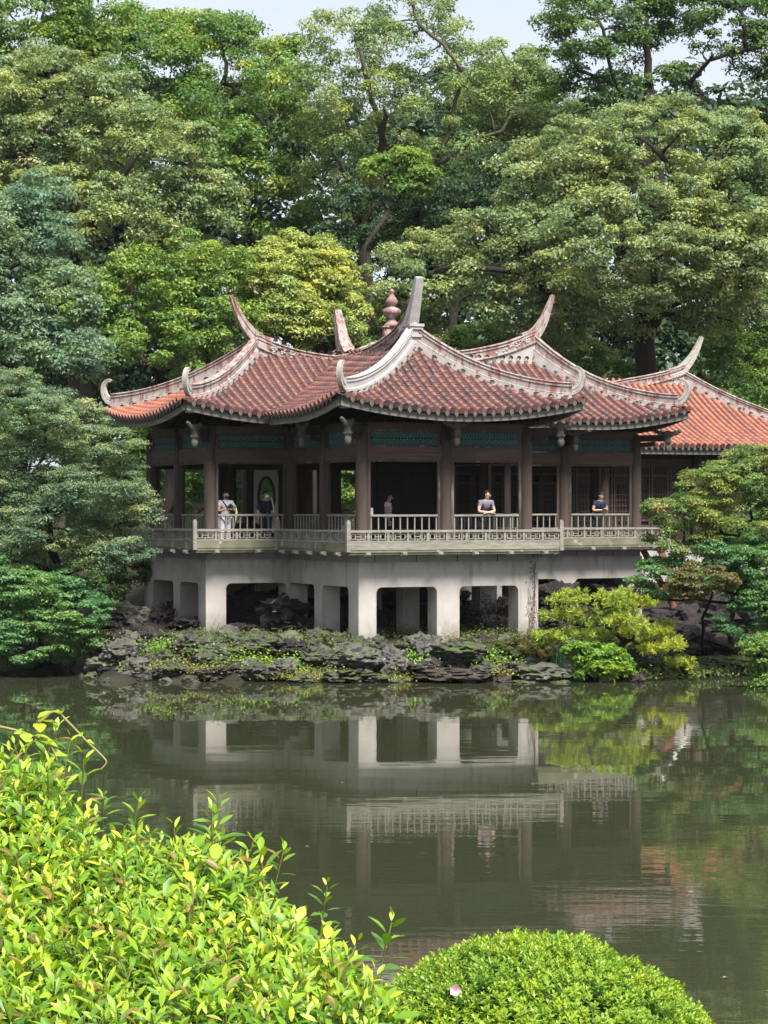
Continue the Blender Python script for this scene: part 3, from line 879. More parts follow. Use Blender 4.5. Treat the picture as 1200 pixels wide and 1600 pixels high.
for c in ((RU - 3.775, 14.9), (RU + 3.775, 14.9)): hip(PAV, S_rb, c, (RU, 11.6), 9.8)
for u in (RU - 2.5, RU + 2.5): link('column', colmesh, PAV, (u, 13.6, FLOOR))
mb = MB(); mb.box((RU, 12.0, 3.2), (6, 3.6, .2)); mb.build('rear_floor', M['floor'], PAV)
mb = MB(); mb.box((RU, 12.2, 1.5), (5.4, 3.2, 3.2)); mb.build('rear_base', M['concrete'], PAV)
# finial on the main ridge
mb = MB(); fc = (4.37, 7.575, 9.60)
mb.box((fc[0], fc[1], 9.84), (.50, .30, .5)); mb.box((fc[0], fc[1], 10.12), (.60, .36, .06))
mb.lathe([(.24, .50), (.27, .56), (.20, .62), (.10, .74), (.11, .80), (.27, .92), (.29, 1.0), (.22, 1.07), (.10, 1.13), (.11, 1.17), (.19, 1.25), (.175, 1.33), (.09, 1.45), (.05, 1.55), (.10, 1.60), (.07, 1.64), (.02, 1.68)], (fc[0], fc[1], 9.62), 16)
mb.build('finial', M['red_trim'], PAV, True)

# hanging bracket posts with lotus buds
bb = MB(); bb.box((0, 0, .12), (.15, .15, .42)); bb.box((0, 0, -.02), (.2, .2, .05))
bb.lathe([(.05, -.34), (.085, -.28), (.10, -.2), (.085, -.12), (.06, -.09), (.09, -.05)], (0, 0, 0), 10)
budm = bb.mesh('hanging_bud', M['carved'])
cb = MB()
for k, (x, z, r) in enumerate(((-.12, .22, .09), (-.25, .26, .085), (-.37, .31, .07), (-.46, .35, .05), (.12, .22, .09), (.25, .26, .085), (.37, .31, .07))): cb.ellipsoid((x, 0, z), (r * 1.1, .06, r), 8, 6)
carvm = cb.mesh('carved_bracket', M['carved'])
for u, v, rz in ((-.72, -.72, 45), (5.77, -.72, -45), (2.53, -.72, 0), (-3.25, 4.33, 45), (12.25, 4.33, -45), (-.72, 2.5, 90), (9.0, 4.33, 0)):
    bo = link('hanging_bud', budm, PAV, (u, v, 6.62)); bo.rotation_euler = (0, 0, R(rz))
    co = link('carved_bracket', carvm, bo, (0, 0, 0))
    mb = MB(); e = Vector((math.cos(R(rz)), math.sin(R(rz)), 0))
# brackets tying the buds back to the columns
for (u, v), (u2, v2) in (((-.72, -.72), (0, 0)), ((5.77, -.72), (5.05, 0)), ((2.53, -.72), (2.53, 0)), ((-3.25, 4.33), (-2.53, 5.05)), ((12.25, 4.33), (11.53, 5.05)), ((-.72, 2.5), (0, 2.53)), ((9, 4.33), (8.99, 5.05))):
    mb = MB(); mb.bar((u, v, 6.72), (u2, v2, 6.72), .12, .2); mb.bar((u + (u2 - u) * .4, v + (v2 - v) * .4, 6.55), (u2, v2, 6.5), .09, .14); mb.build('bracket_arm', M['wood_dark'], PAV)

# ---- distribute the cover tiles: the 300 showing largest are objects, the rest one mesh per slope
SINGLES_P = [s for s in SINGLES]
def flush_tiles(limit):
    inv = TH
    def key(s):
        return (-s[0], s[1].translation.y)
    order = sorted(SINGLES, key=key)
    singles, rest = order[:limit], order[limit:]
    for _, m, so, tint in singles:
        o_ = link('roof_tile', tsn if so.name in BRIGHT_TILES else tsm, so); o_.matrix_local = m
    by = {}
    for s in rest: by.setdefault(s[2].name, (s[2], []))[1].append(s)
    tv = np.array([(*v, 1) for v in TV])
    for so, L in by.values():
        V = []; Fq = MB()
        for _, m, _, tint in L:
            w = (np.array(m) @ tv.T).T[:, :3]
            Fq.add([tuple(x) for x in w], TF, tint)
        ob = Fq.build('roof_tiles', M['tile_bright'] if so.name in BRIGHT_TILES else M['tile'], so, True); ob['kind'] = 'stuff'
    SINGLES.clear()
flush_tiles(300)

# ------------------------------------------------------------------ annex hall behind on the right
AX = empty('annex_hall', (0, 0, 0), 0)
ax0 = P(1003, 700, 82.5); AX.location = (ax0.x, ax0.y, 0); AX.rotation_euler = (0, 0, TH)
tag(AX, 'dark timber hall with bright orange tiled roof standing behind the maple', 'hall')
AE = 6.62
S_af = Slope((-6, 0), (1, 0), (0, 1), 14.6, 4.3, 0, 4.3, eave=AE, rise=2.3, up=.3)
S_ar = Slope((8.6, 0), (0, 1), (-1, 0), 8.6, 4.3, 4.3, 4.3, eave=AE, rise=2.3, up=.3)
S_ab = Slope((8.6, 8.6), (-1, 0), (0, -1), 14.6, 4.3, 4.3, 0, eave=AE, rise=2.3, up=.3)
PITCH_A = .25
BRIGHT_TILES.add(build_slope('roof_slope', S_af, AX, 1, pitch=.235).name); build_slope('roof_slope', S_ar, AX, 0, ends=False); build_slope('roof_slope', S_ab, AX, 0, ends=False)
flush_tiles(220)
TILE_RIDGE = AE + 2.3
mapa = lambda a, z: (a, 4.3, z)
ra_ = ridge(AX, [(-6, 9.2), (-2, 9.0), (0.5, 8.9), (2.0, 9.1), (3.3, 9.35), (4.2, 9.62)], mapa, .36, .10)
horn(ra_, [(3.6, 4.3, 9.25), (4.1, 4.3, 9.42), (4.5, 4.3, 9.82), (4.75, 4.3, 10.2), (4.95, 4.3, 10.62)], (.22, .15, Vector((0, 1, 0))), (.44, .10))
hip(AX, S_ar, (8.6, 0), (4.3, 4.3), 9.4, eave=AE, rise=2.3, up=.3, bandh=.30)
hip(AX, S_ar, (8.6, 8.6), (4.3, 4.3), 9.4, eave=AE, rise=2.3, up=.3)
mb = MB(); mb.box((.8, 4.4, 5.0), (13, 6.4, 3.4)); mb.build('timber_wall', M['wood_dark'], AX)
mb = MB(); mb.box((.8, 4.4, 1.7), (13.3, 6.7, 3.2)); mb.build('white_base', M['annex_plaster'], AX)
for i in range(15): lattice_door(-4.4 + i * .72, 1.15, AX, .68, 3.4, 2.6)
mb = MB(); mb.box((.8, 1.13, 3.35), (13.2, .14, .14)); mb.box((.8, 1.13, 6.1), (13.2, .14, .2)); mb.build('wall_beam', M['beam'], AX)
for i in range(4): link('column', colmesh, AX, (-4.5 + 3.6 * i, .95, 3.3))

# ---- reddish timber steps at the right end of the pavilion
ST = empty('timber_steps', (0, 0, 0)); q = P(1026, 905, 78.5); ST.location = (q.x, q.y, 0); ST.rotation_euler = (0, 0, TH)
tag(ST, 'reddish brown timber steps with pale handrail beside the pavilion end', 'steps')
mt = surf('red brown timber', [(.3, (.13, .05, .035)), (.7, (.24, .10, .07))], 4, .7, .2)
for k in range(6):
    mb = MB(); mb.box((-.1 + k * .16, 0, 3.25 - k * .26), (.34, 1.0, .05)); mb.build('tread', mt, ST)
for yy in (-.52, .52):
    mb = MB(); mb.bar((-.25, yy, 3.35), (.95, yy, 1.4), .06, .2); mb.build('stringer', mt, ST)
mb = MB(); mb.bar((-.2, -.56, 4.0), (.75, -.56, 2.55), .06, .09); mb.build('handrail', M['whitewall'], ST)
mb = MB(); mb.box((-.2, -.56, 3.5), (.06, .06, 1.0)); mb.box((.7, -.56, 2.1), (.06, .06, 1.0)); mb.build('rail_post', mt, ST)

# thin summer haze over the pond and the wood
hb = MB(); hb.box((0, 75, 14.5), (400, 190, 35))
hz_m = bpy.data.materials.new('haze air'); hz_m.use_nodes = True; hz_m.node_tree.nodes.clear()
ho_ = hz_m.node_tree.nodes.new('ShaderNodeOutputMaterial'); hv = hz_m.node_tree.nodes.new('ShaderNodeVolumePrincipled')
hv.inputs['Color'].default_value = (.90, .96, 1, 1); hv.inputs['Density'].default_value = .00006
hz_m.node_tree.links.new(hv.outputs[0], ho_.inputs['Volume'])
tag(hb.build('haze', hz_m), kind='stuff')
# ------------------------------------------------------------------ foliage
def unit(a): return a / np.maximum(np.linalg.norm(a, axis=-1, keepdims=True), 1e-9)

def leaves(rg, pos, nrm, length, width, tint, droop=0.25, fold=.18):
    """one folded leaf quad per position"""
    n = len(pos)
    nrm = unit(nrm)
    a = rg.normal(size=(n, 3)); a[:, 2] -= droop
    t = unit(a - nrm * np.sum(a * nrm, 1, keepdims=True)); b = np.cross(nrm, t)
    L = length * rg.uniform(.7, 1.3, (n, 1)); W = width * rg.uniform(.75, 1.25, (n, 1))
    V = np.empty((n, 4, 3))
    V[:, 0] = pos - t * L / 2
    V[:, 1] = pos + b * W / 2 + nrm * W * fold - t * L * .06
    V[:, 2] = pos + t * L / 2 - nrm * L * .12
    V[:, 3] = pos - b * W / 2 + nrm * W * fold - t * L * .06
    return V.reshape(-1, 3), np.arange(n * 4).reshape(n, 4), tint

def clump_leaves(rg, C, RAD, per, length, width, flat=.6, tint0=None, tvar=.16, up=.55, under=.35, droop=.25):
    """leaves over dome-like clumps: C (m,3), RAD (m,)"""
    m = len(C)
    idx = np.repeat(np.arange(m), per)
    d = unit(rg.normal(size=(len(idx), 3)))
    neg = (d[:, 2] < 0) & (rg.random(len(idx)) > under)
    d[neg, 2] *= -1
    rr = rg.random(len(idx)) ** .33
    r = RAD[idx] * rr * rg.uniform(.85, 1.15, len(idx))
    p = C[idx] + d * r[:, None] * np.array([1, 1, flat])
    nr = d * .7 + np.array([0, 0, up]) + rg.normal(scale=.45, size=d.shape)
    tt = (tint0[idx] if tint0 is not None else .5) + rg.normal(scale=tvar, size=len(idx))
    return leaves(rg, p, nr, length, width, np.clip(tt, 0, 1), droop)

def wob(d, seed):
    """cheap smooth noise on directions"""
    s = seed * 1.37
    return (np.sin(d[:, 0] * 4.1 + s) * np.cos(d[:, 2] * 3.7 - s * .7) + .6 * np.sin(d[:, 1] * 7.3 + d[:, 2] * 6.1 + s * 2) + .5 * np.sin(d[:, 0] * 11 + d[:, 2] * 9 - s)) / 2.1

def crown_clumps(rg, lobes, dens, cr, rough=.16, back=.35, shell=.35):
    """lobes [(centre Vector, (rx,ry,rz))] -> clump centres over the lobes' shells"""
    Cs, Rs = [], []
    for i, (c, r) in enumerate(lobes):
        area = math.pi * r[0] * r[2]
        n = max(6, int(area / (math.pi * cr * cr) * dens))
        d = unit(rg.normal(size=(n, 3)))
        keep = (d[:, 1] < .35) | (rg.random(n) < back)
        keep &= (d[:, 2] > -.55) | (rg.random(n) < .4)
        d = d[keep]
        k = (1 - shell * rg.random(len(d)) ** 1.6) * (1 + rough * wob(d, i + rg.integers(50)))
        p = np.array(c) + d * k[:, None] * np.array(r)
        ok = np.ones(len(p), bool)
        for j, (c2, r2) in enumerate(lobes):
            if j != i: ok &= (((p - np.array(c2)) / np.array(r2)) ** 2).sum(1) > .45
        Cs.append(p[ok]); Rs.append(cr * rg.uniform(.65, 1.35, ok.sum()))
    return np.concatenate(Cs), np.concatenate(Rs)

def limb(mb, a, b, r0, r1, rnd, seg=5, wig=.08, sag=0.0, n=5):
    a, b = Vector(a), Vector(b); L = (b - a).length
    pts, rad = [], []
    off = Vector((0, 0, 0))
    for i in range(seg + 1):
        f = i / seg
        if 0 < i < seg: off += Vector((rnd.gauss(0, 1), rnd.gauss(0, 1), rnd.gauss(0, .6))) * L * wig / seg * 1.6
        elif i == seg: off = Vector((0, 0, 0))
        pts.append(a.lerp(b, f) + off + Vector((0, 0, sag * L * math.sin(math.pi * f)))); rad.append(r0 + (r1 - r0) * f)
    mb.tube(pts, rad, n)
    return pts

def skeleton(mb, rnd, base, fork, lobes, tr, C, nb, inner=.8, sub=0.35, wig=.10, fwd=.25):
    """trunk to a fork, limbs to every lobe, branches to some clumps"""
    tp = limb(mb, base, fork, tr, tr * .7, rnd, 6, .10, n=8)
    # root flare
    mb.tube([Vector(base) - Vector((0, 0, .4)), Vector(base) + Vector((0, 0, .5))], [tr * 1.7, tr * 1.05], 8)
    nodes = [(p, tr * .6) for p in tp[3:]]
    for c, r in sorted(lobes, key=lambda l: (Vector(l[0]) - Vector(fork)).length):
        q, w = min(nodes, key=lambda nd: (nd[0] - Vector(c)).length + (0 if nd[0].z < c[2] else 4))
        tgt = Vector(c) + Vector((0, -r[1] * fwd, -r[2] * .15 + (fwd > .5) * r[2] * .3))
        pts = limb(mb, q, tgt, min(w, tr * .62), tr * .22, rnd, 6, wig, .05, 6)
        nodes += [(p, tr * (.55 - .33 * i / 6)) for i, p in enumerate(pts)][2:]
    sel = list(range(len(C))); rnd.shuffle(sel)
    for k in sel[:nb]:
        t = Vector(C[k])
        q, w = min(nodes, key=lambda nd: (nd[0] - t).length + (0 if nd[0].z < t.z + .5 else 2))
        if (q - t).length < .4: continue
        w = min(w * .6, .05 + .02 * (q - t).length)
        pts = limb(mb, q, q.lerp(t, .97), w, .012, rnd, 5, wig * 1.1, .06, 5)
        nodes += [(p, w * (.8 - .5 * i / 5)) for i, p in enumerate(pts)][2:4]

TREES = {}
DENS, LSC, PERSC = 3.1, .90, 1.75
def tree(name, label, cat, spec, Y, base, stops, group=None, seed=1, leaf=(.19, .10), cr=.62, dens=2.6, per=90, flat=.62, tr=.35, fork=None, nb=60,
         rough=.16, back=.15, shell=.35, up=.55, transl=.42, bark='bark', droop=.25, depth=.85, tvar=.15, cvar=.14, wig=.1, under=.35, fwd=.25):
    """spec: lobes in photo pixels (px, py, rx, ry, dY) at distance Y"""
    rg = np.random.default_rng(seed); rnd = random.Random(seed)
    lobes = []
    for s in spec:
        y = Y + (s[4] if len(s) > 4 else 0); k = y / F
        c = P(s[0], s[1], y); lobes.append((c, (s[2] * k, max(s[2], s[3]) * k * depth, s[3] * k)))
    bp = P(base[0], base[1], Y + (base[2] if len(base) > 2 else 0)); bp.z = gz(bp.x, bp.y) - .05
    fk = P(fork[0], fork[1], Y) if fork else Vector(lobes[0][0])
    root = empty(name, bp); tag(root, label, cat, group)
    leaf = (leaf[0] * LSC, leaf[1] * LSC); per = int(per * PERSC)
    C, RD = crown_clumps(rg, lobes, dens * DENS, cr, rough, back, shell)
    tint0 = np.clip(.5 + rg.normal(scale=cvar, size=len(C)), 0, 1)
    V, Q, T = clump_leaves(rg, C, RD, per, leaf[0], leaf[1], flat, tint0, tvar, up, under, droop)
    m = leaf_mat(name.replace('_', ' ') + ' leaves', stops, transl)
    link('crown', np_mesh('crown', V - np.array(bp), Q, m, T), root)
    mb = MB(); skeleton(mb, rnd, bp, fk, lobes, tr, C, nb, wig=wig, fwd=fwd)
    mb.v = [(v[0] - bp.x, v[1] - bp.y, v[2] - bp.z) for v in mb.v]
    mb.build('trunk', M[bark], root, True)
    TREES[label] = len(Q)
    return root

def scl(st, k): return [(p, tuple(min(.62, v * k) for v in c)) for p, c in st]
G_BLUE = [(0, (.050, .090, .060)), (.5, (.100, .160, .105)), (1, (.175, .245, .160))]
G_DARK = [(0, (.028, .062, .022)), (.5, (.062, .120, .038)), (1, (.120, .195, .058))]
G_OLIVE = [(0, (.062, .098, .046)), (.45, (.130, .182, .082)), (.75, (.205, .252, .115)), (1, (.275, .290, .150))]
G_MID = [(0, (.042, .092, .026)), (.5, (.092, .172, .044)), (.85, (.170, .245, .060)), (1, (.290, .300, .055))]
G_FRESH = [(0, (.060, .120, .026)), (.5, (.125, .215, .045)), (1, (.225, .310, .070))]
G_YELLOW = [(0, (.080, .115, .030)), (.4, (.190, .245, .065)), (.7, (.290, .340, .110)), (1, (.37, .385, .175))]
G_PALE = [(0, (.070, .120, .052)), (.5, (.140, .200, .085)), (1, (.235, .290, .115))]
G_MAPLE = [(0, (.032, .085, .034)), (.5, (.064, .145, .056)), (1, (.120, .215, .088))]

G_BLUE, G_DARK, G_OLIVE, G_MID, G_FRESH, G_YELLOW, G_PALE, G_MAPLE = [scl(s, k) for s, k in ((G_BLUE, 1.6), (G_DARK, 1.45), (G_OLIVE, 1.5), (G_MID, 1.35), (G_FRESH, 1.2), (G_YELLOW, 1.42), (G_PALE, 1.4), (G_MAPLE, 1.6))]
# far mass of woodland closing the view behind the trees
rg = np.random.default_rng(5)
wl = []
for i in range(26):
    px = -250 + i * 68 + rg.uniform(-20, 20); wl.append((P(px, rg.uniform(290, 360), 128 + rg.uniform(-4, 6)), (4.2, 3, rg.uniform(5, 6.5)))); wl.append((P(px + 20, 480, 128 + rg.uniform(-4, 6)), (4.2, 3, 5)))
    wl.append((P(px + 30, rg.uniform(600, 700), 126 + rg.uniform(-4, 4)), (4.0, 3, 4.5)))
C, RD = crown_clumps(rg, wl, 7.5, 1.0, .2, .05)
V, Q, T = clump_leaves(rg, C, RD, 50, .42, .24, .6, np.clip(.4 + rg.normal(scale=.15, size=len(C)), 0, 1))
wo = link('woodland', np_mesh('woodland', V, Q, leaf_mat('woodland leaves', [(0, (.020, .046, .022)), (.5, (.040, .080, .036)), (1, (.080, .13, .055))]), T))
tag(wo, 'dark far woodland closing the gaps behind the tall trees', 'woodland', kind='stuff')

# tall trees at the back
tree('broadleaf_tree', 'broad sunlit green tree with yellow leaf tips at the back left under the sky', 'tree',
     [(230, 130, 110, 105), (350, 120, 105, 90, 2), (420, 200, 70, 110), (300, 250, 120, 90, -2), (400, 320, 90, 80, -1), (250, 60, 70, 50, 3), (440, 120, 55, 60, 3), (330, 60, 80, 40, 4), (180, 110, 70, 80, -1)],
     112, (390, 640), G_MID, seed=11, dens=2.3, cr=.75, fork=(380, 420), tr=.45, nb=110, leaf=(.22, .12), cvar=.2, rough=.22)
tree('broadleaf_tree', 'bright green tree filling the top left corner of the sky line', 'tree',
     [(40, 40, 95, 75), (110, 70, 60, 60, 1), (150, 30, 60, 45, 2), (-40, 80, 80, 90), (30, 120, 80, 60, -1)], 104, (10, 640), G_MID, seed=12, fork=(20, 300), tr=.4, nb=50, dens=2.4, leaf=(.22, .12), cr=.7)
tree('tall_tree', 'tall airy tree with long bare forking trunk in the middle behind the roof finial', 'tree',
     [(560, 100, 95, 95), (650, 60, 90, 85, 1), (600, 200, 130, 100), (720, 140, 75, 95, 1), (780, 230, 85, 90, 2), (520, 260, 70, 90, 1), (700, 270, 100, 80, 1), (830, 160, 50, 70, 4), (640, 20, 70, 50, 2)],
     108, (612, 640), G_PALE, seed=13, fork=(598, 255), tr=.36, nb=170, cr=.62, dens=1.5, per=70, leaf=(.19, .09), rough=.25, shell=.6, bark='bark_pale', wig=.06, under=.5, fwd=.95)
tree('broadleaf_tree', 'dark slender tree leaning right of the tall bare trunk', 'tree',
     [(700, 330, 75, 60), (640, 340, 60, 70, 2), (760, 300, 75, 70, 1), (560, 350, 60, 60, 2), (820, 270, 60, 60, 2)], 104, (690, 640), [(0, (.020, .050, .024)), (.5, (.042, .085, .040)), (1, (.085, .145, .065))], seed=14, fork=(700, 400), tr=.25, nb=60, dens=1.9, per=75, cr=.6, shell=.6)  # leaf ramp darkened: shade behind the big dome put into the colour
fr = tree('understory_tree', 'small fresh green sprig tree in front of the tall bare trunk', 'tree',
     [(622, 255, 34, 22), (590, 268, 26, 16), (655, 275, 26, 18), (640, 290, 30, 14)], 100, (606, 640), G_FRESH, seed=15, fork=(608, 330), tr=.12, nb=16, dens=2.6, cr=.42, per=80)
tree('tall_tree', 'tall dark tree at top right with sky showing between its stems', 'tree',
     [(930, 60, 75, 95), (1000, 30, 80, 70, 1), (900, 130, 55, 70, 1), (960, 150, 60, 50), (870, 60, 30, 70, 2)], 104, (1005, 640), G_DARK, seed=16, fork=(1015, 140), tr=.34, nb=90, cr=.6, dens=1.9, per=85, shell=.55, wig=.08, fwd=.8)
tree('tall_tree', 'tall forked tree in the top right corner with dark bare stems against the sky', 'tree',
     [(1140, 30, 70, 60), (1070, 10, 50, 40, 1), (1190, 90, 50, 55), (1110, 95, 38, 30, -1), (1230, 30, 70, 90), (1060, 130, 30, 28)], 103, (1018, 640), G_DARK, seed=17, fork=(1095, 150), tr=.33, nb=90, cr=.55, dens=1.5, per=80, shell=.6, wig=.08, fwd=.9)
tree('broadleaf_tree', 'mid green tree standing between the tall pale tree and the dark top right tree', 'tree',
     [(800, 130, 60, 55, 1), (850, 200, 65, 70), (820, 260, 60, 60), (880, 250, 60, 60, -1)], 110, (840, 640), G_PALE, seed=18, fork=(845, 330), tr=.25, nb=50, dens=2.2, cr=.6)

# middle-distance domes
tree('dome_tree', 'huge dome-shaped olive green tree spreading above the right half of the roof', 'tree',
     [(1010, 260, 170, 100), (880, 300, 110, 90, -1), (1120, 250, 110, 80, 1), (790, 390, 110, 75, -2), (960, 400, 150, 100, -3), (680, 440, 100, 70, -2), (1120, 390, 100, 90, -2), (860, 480, 110, 70, -2), (1040, 480, 100, 50, -1), (640, 500, 60, 50, -1), (1060, 320, 90, 80), (1150, 330, 70, 70), (1000, 340, 120, 80, -2), (1120, 470, 80, 60, -1)],
     93, (1020, 700), G_OLIVE, seed=21, fork=(1005, 470), tr=.5, nb=170, dens=2.5, cr=.52, per=95, leaf=(.17, .09), wig=.12, rough=.18, cvar=.17, shell=.45, fwd=.7)
tree('dome_tree', 'large rounded olive tree with dark limbs on the left below the sky line', 'tree',
     [(110, 190, 130, 105), (220, 270, 130, 100, -1), (30, 260, 90, 120, -1), (300, 330, 75, 75, -1), (150, 360, 130, 90, -2), (260, 420, 95, 60, -1), (60, 130, 80, 50, 1)],
     92, (120, 720), G_OLIVE, seed=22, fork=(120, 420), tr=.5, nb=130, dens=2.5, cr=.52, per=95, leaf=(.17, .09), rough=.2, cvar=.17, shell=.45, fwd=.75)
tree('flowering_tree', 'rounded yellow flowering tree just left of the roof finial', 'tree',
     [(470, 430, 70, 68), (420, 440, 50, 60, -1), (520, 450, 42, 50, 1), (460, 500, 70, 50, -1), (540, 500, 30, 40), (400, 500, 50, 40, 1)],
     89, (470, 720), G_YELLOW, seed=23, fork=(470, 540), tr=.25, nb=25, dens=3.2, cr=.40, per=100, leaf=(.15, .075), cvar=.22, rough=.12, up=.7)
tree('broadleaf_tree', 'yellow green tree with dark branches over the left roof slope', 'tree',
     [(300, 430, 95, 60), (210, 470, 90, 70, -1), (330, 510, 80, 60, -1), (240, 550, 90, 60, -2), (150, 520, 70, 70, -1), (330, 590, 60, 40)],
     87, (250, 780), G_FRESH, seed=24, fork=(240, 620), tr=.3, nb=80, dens=2.3, cr=.48, per=85, leaf=(.16, .085), shell=.55, cvar=.2, transl=.34)
tree('broadleaf_tree', 'blue green tree at the left edge below the olive dome', 'tree',
     [(30, 400, 85, 100), (90, 470, 65, 60, -1), (20, 540, 90, 90, -1), (90, 570, 80, 60, -1), (-50, 450, 90, 120), (60, 320, 50, 50, 1)],
     80, (20, 860), G_BLUE, seed=25, fork=(20, 620), tr=.3, nb=50, dens=2.7, cr=.45, per=95, leaf=(.15, .08))
tree('broadleaf_tree', 'pale fresh green tree at the right edge beside the annex roof', 'tree',
     [(1180, 500, 65, 75), (1140, 560, 50, 55, -1), (1200, 590, 60, 55, -1), (1230, 450, 60, 60)], 96, (1180, 760), G_FRESH, seed=26, fork=(1180, 640), tr=.25, nb=30, dens=2.5, cr=.48, per=85, leaf=(.16, .08))
tree('understory_tree', 'low green tree behind the main ridge between finial and right horn', 'tree',
     [(740, 540, 70, 35), (620, 540, 50, 40), (830, 560, 60, 40), (900, 560, 50, 45), (960, 600, 50, 40)], 95, (760, 720), G_MID, seed=27, fork=(760, 600), tr=.2, nb=25, dens=2.3, cr=.45, per=85, leaf=(.16, .085))
# understory seen between the columns
for k, (sp, st, lab) in enumerate((
    ([(190, 700, 60, 60), (180, 790, 55, 60), (250, 760, 50, 70), (235, 690, 45, 50)], G_FRESH, 'leafy green shrub seen behind the left columns of the pavilion'),
    ([(330, 740, 60, 70), (400, 760, 60, 70), (370, 690, 60, 40), (300, 800, 50, 50)], G_MID, 'tall green shrub seen through the left wing of the pavilion'),
    ([(490, 750, 55, 70), (560, 760, 60, 70), (530, 690, 60, 40)], G_FRESH, 'bright green shrub seen through the porch columns'),
    ([(1000, 640, 60, 40), (950, 690, 60, 30), (1130, 640, 80, 40)], G_MID, 'green shrub behind the right wing of the pavilion'))):
    tree('tall_shrub', lab, 'shrub', sp, 93 + k % 2, (sp[0][0] + 15, 850), st, seed=31 + k, tr=.1, nb=14, dens=2.4, cr=.45, per=80, leaf=(.17, .09), transl=.4)

tree('bank_shrub', 'dark green shrub mass on the left bank behind the maple', 'shrub', [(40, 760, 110, 90), (120, 820, 80, 70), (-20, 860, 100, 90), (110, 900, 70, 50), (60, 690, 80, 60)], 77, (40, 960), G_DARK, seed=36, tr=.1, nb=14, dens=2.2, cr=.5, per=70, leaf=(.17, .09))
tree('bank_shrub', 'dark green shrub mass on the right bank behind the maples', 'shrub', [(1180, 860, 90, 60), (1130, 920, 50, 40), (1210, 930, 80, 60)], 76, (1170, 960), G_DARK, seed=37, tr=.1, nb=10, dens=2.2, cr=.45, per=70, leaf=(.16, .09))
tree('bank_shrub', 'broad green shrub mass on the right bank beyond the frame edge', 'shrub', [(1330, 760, 100, 120), (1420, 820, 100, 120), (1300, 900, 80, 80), (1400, 660, 110, 110)], 80, (1350, 980), G_MID, seed=38, tr=.15, nb=14, dens=1.3, cr=.6, per=60, leaf=(.24, .13))
# maples on the near banks, with flat layered sprays
tree('maple_tree', 'layered dark green maple on the left bank in front of the pavilion corner', 'tree',
     [(85, 655, 70, 40), (165, 700, 52, 36, -.5), (60, 720, 80, 60, 1), (150, 770, 80, 50, -.5), (210, 805, 36, 48, .5), (90, 830, 95, 55), (170, 870, 60, 40, -.5), (20, 640, 70, 60, 1), (30, 810, 60, 60, .5), (195, 750, 34, 28), (20, 870, 80, 40, .3), (60, 780, 90, 60, 1), (130, 840, 60, 40)],
     69.5, (120, 980, 1.5), [(0, (.078, .145, .092)), (.5, (.150, .235, .145)), (.8, (.255, .335, .19)), (1, (.345, .375, .195))], seed=41, fork=(70, 760), tr=.16, nb=70, dens=3.2, cr=.33, per=100, leaf=(.085, .044), flat=.46, up=.9, cvar=.22, wig=.12)
tree('maple_shrub', 'low dark green maple mound hanging over the water at the left bank', 'shrub',
     [(60, 920, 75, 35), (100, 975, 65, 45, -.4), (30, 985, 55, 40, -.3), (-30, 920, 70, 60), (150, 960, 20, 30, -.2), (50, 1012, 80, 28, -.4), (-20, 1005, 60, 40, -.3)],
     68.5, (60, 1040, 3.5), G_MAPLE, seed=42, tr=.1, nb=25, dens=3.4, cr=.30, per=110, leaf=(.10, .055), flat=.36, up=.9)
tree('maple_tree', 'layered light green maple with reddish tips at the right edge in front of the annex', 'tree',
     [(1130, 760, 70, 35), (1180, 730, 50, 35, .5), (1070, 800, 62, 32, -.5), (1150, 820, 75, 40), (1190, 800, 60, 50, .5), (1060, 845, 55, 24, -.5), (1230, 760, 60, 70), (1120, 800, 60, 40, .3), (1165, 770, 60, 40, .2), (1100, 835, 60, 26)],
     68, (1190, 960, 4), [(0, (.082, .145, .043)), (.5, (.175, .262, .070)), (.8, (.285, .340, .10)), (1, (.37, .295, .12))], seed=43, fork=(1170, 860), tr=.13, nb=50, dens=3.1, cr=.30, per=95, leaf=(.085, .044), flat=.46, up=.9, cvar=.24)
tree('maple_shrub', 'dark green maple boughs on the right bank under the lighter maple', 'shrub',
     [(1040, 905, 52, 34), (1010, 930, 24, 22), (1110, 870, 60, 26), (1180, 880, 50, 40), (1190, 940, 45, 45), (1160, 975, 40, 28)],
     67.5, (1150, 1020, 3.5), G_MAPLE, seed=44, fork=(1150, 930), tr=.09, nb=30, dens=3.1, cr=.28, per=100, leaf=(.10, .055), flat=.38, up=.9)
tree('maple_shrub', 'small reddish olive maple mound in the middle of the right bank', 'shrub',
     [(1095, 905, 52, 24, -.8), (1075, 925, 30, 16, -.8)], 67, (1100, 1000, 4), [(0, (.07, .085, .030)), (.5, (.135, .140, .050)), (1, (.21, .155, .080))], seed=45, tr=.05, nb=14, dens=3.6, cr=.24, per=100, leaf=(.085, .05), flat=.4, up=.9)
tree('maple_shrub', 'bright green shrub at the right edge just above the water', 'shrub',
     [(1195, 1020, 35, 28), (1205, 1060, 30, 30)], 63.5, (1210, 1080, 2), G_FRESH, seed=46, tr=.05, nb=8, dens=3.6, cr=.22, per=90, leaf=(.09, .05), flat=.5)

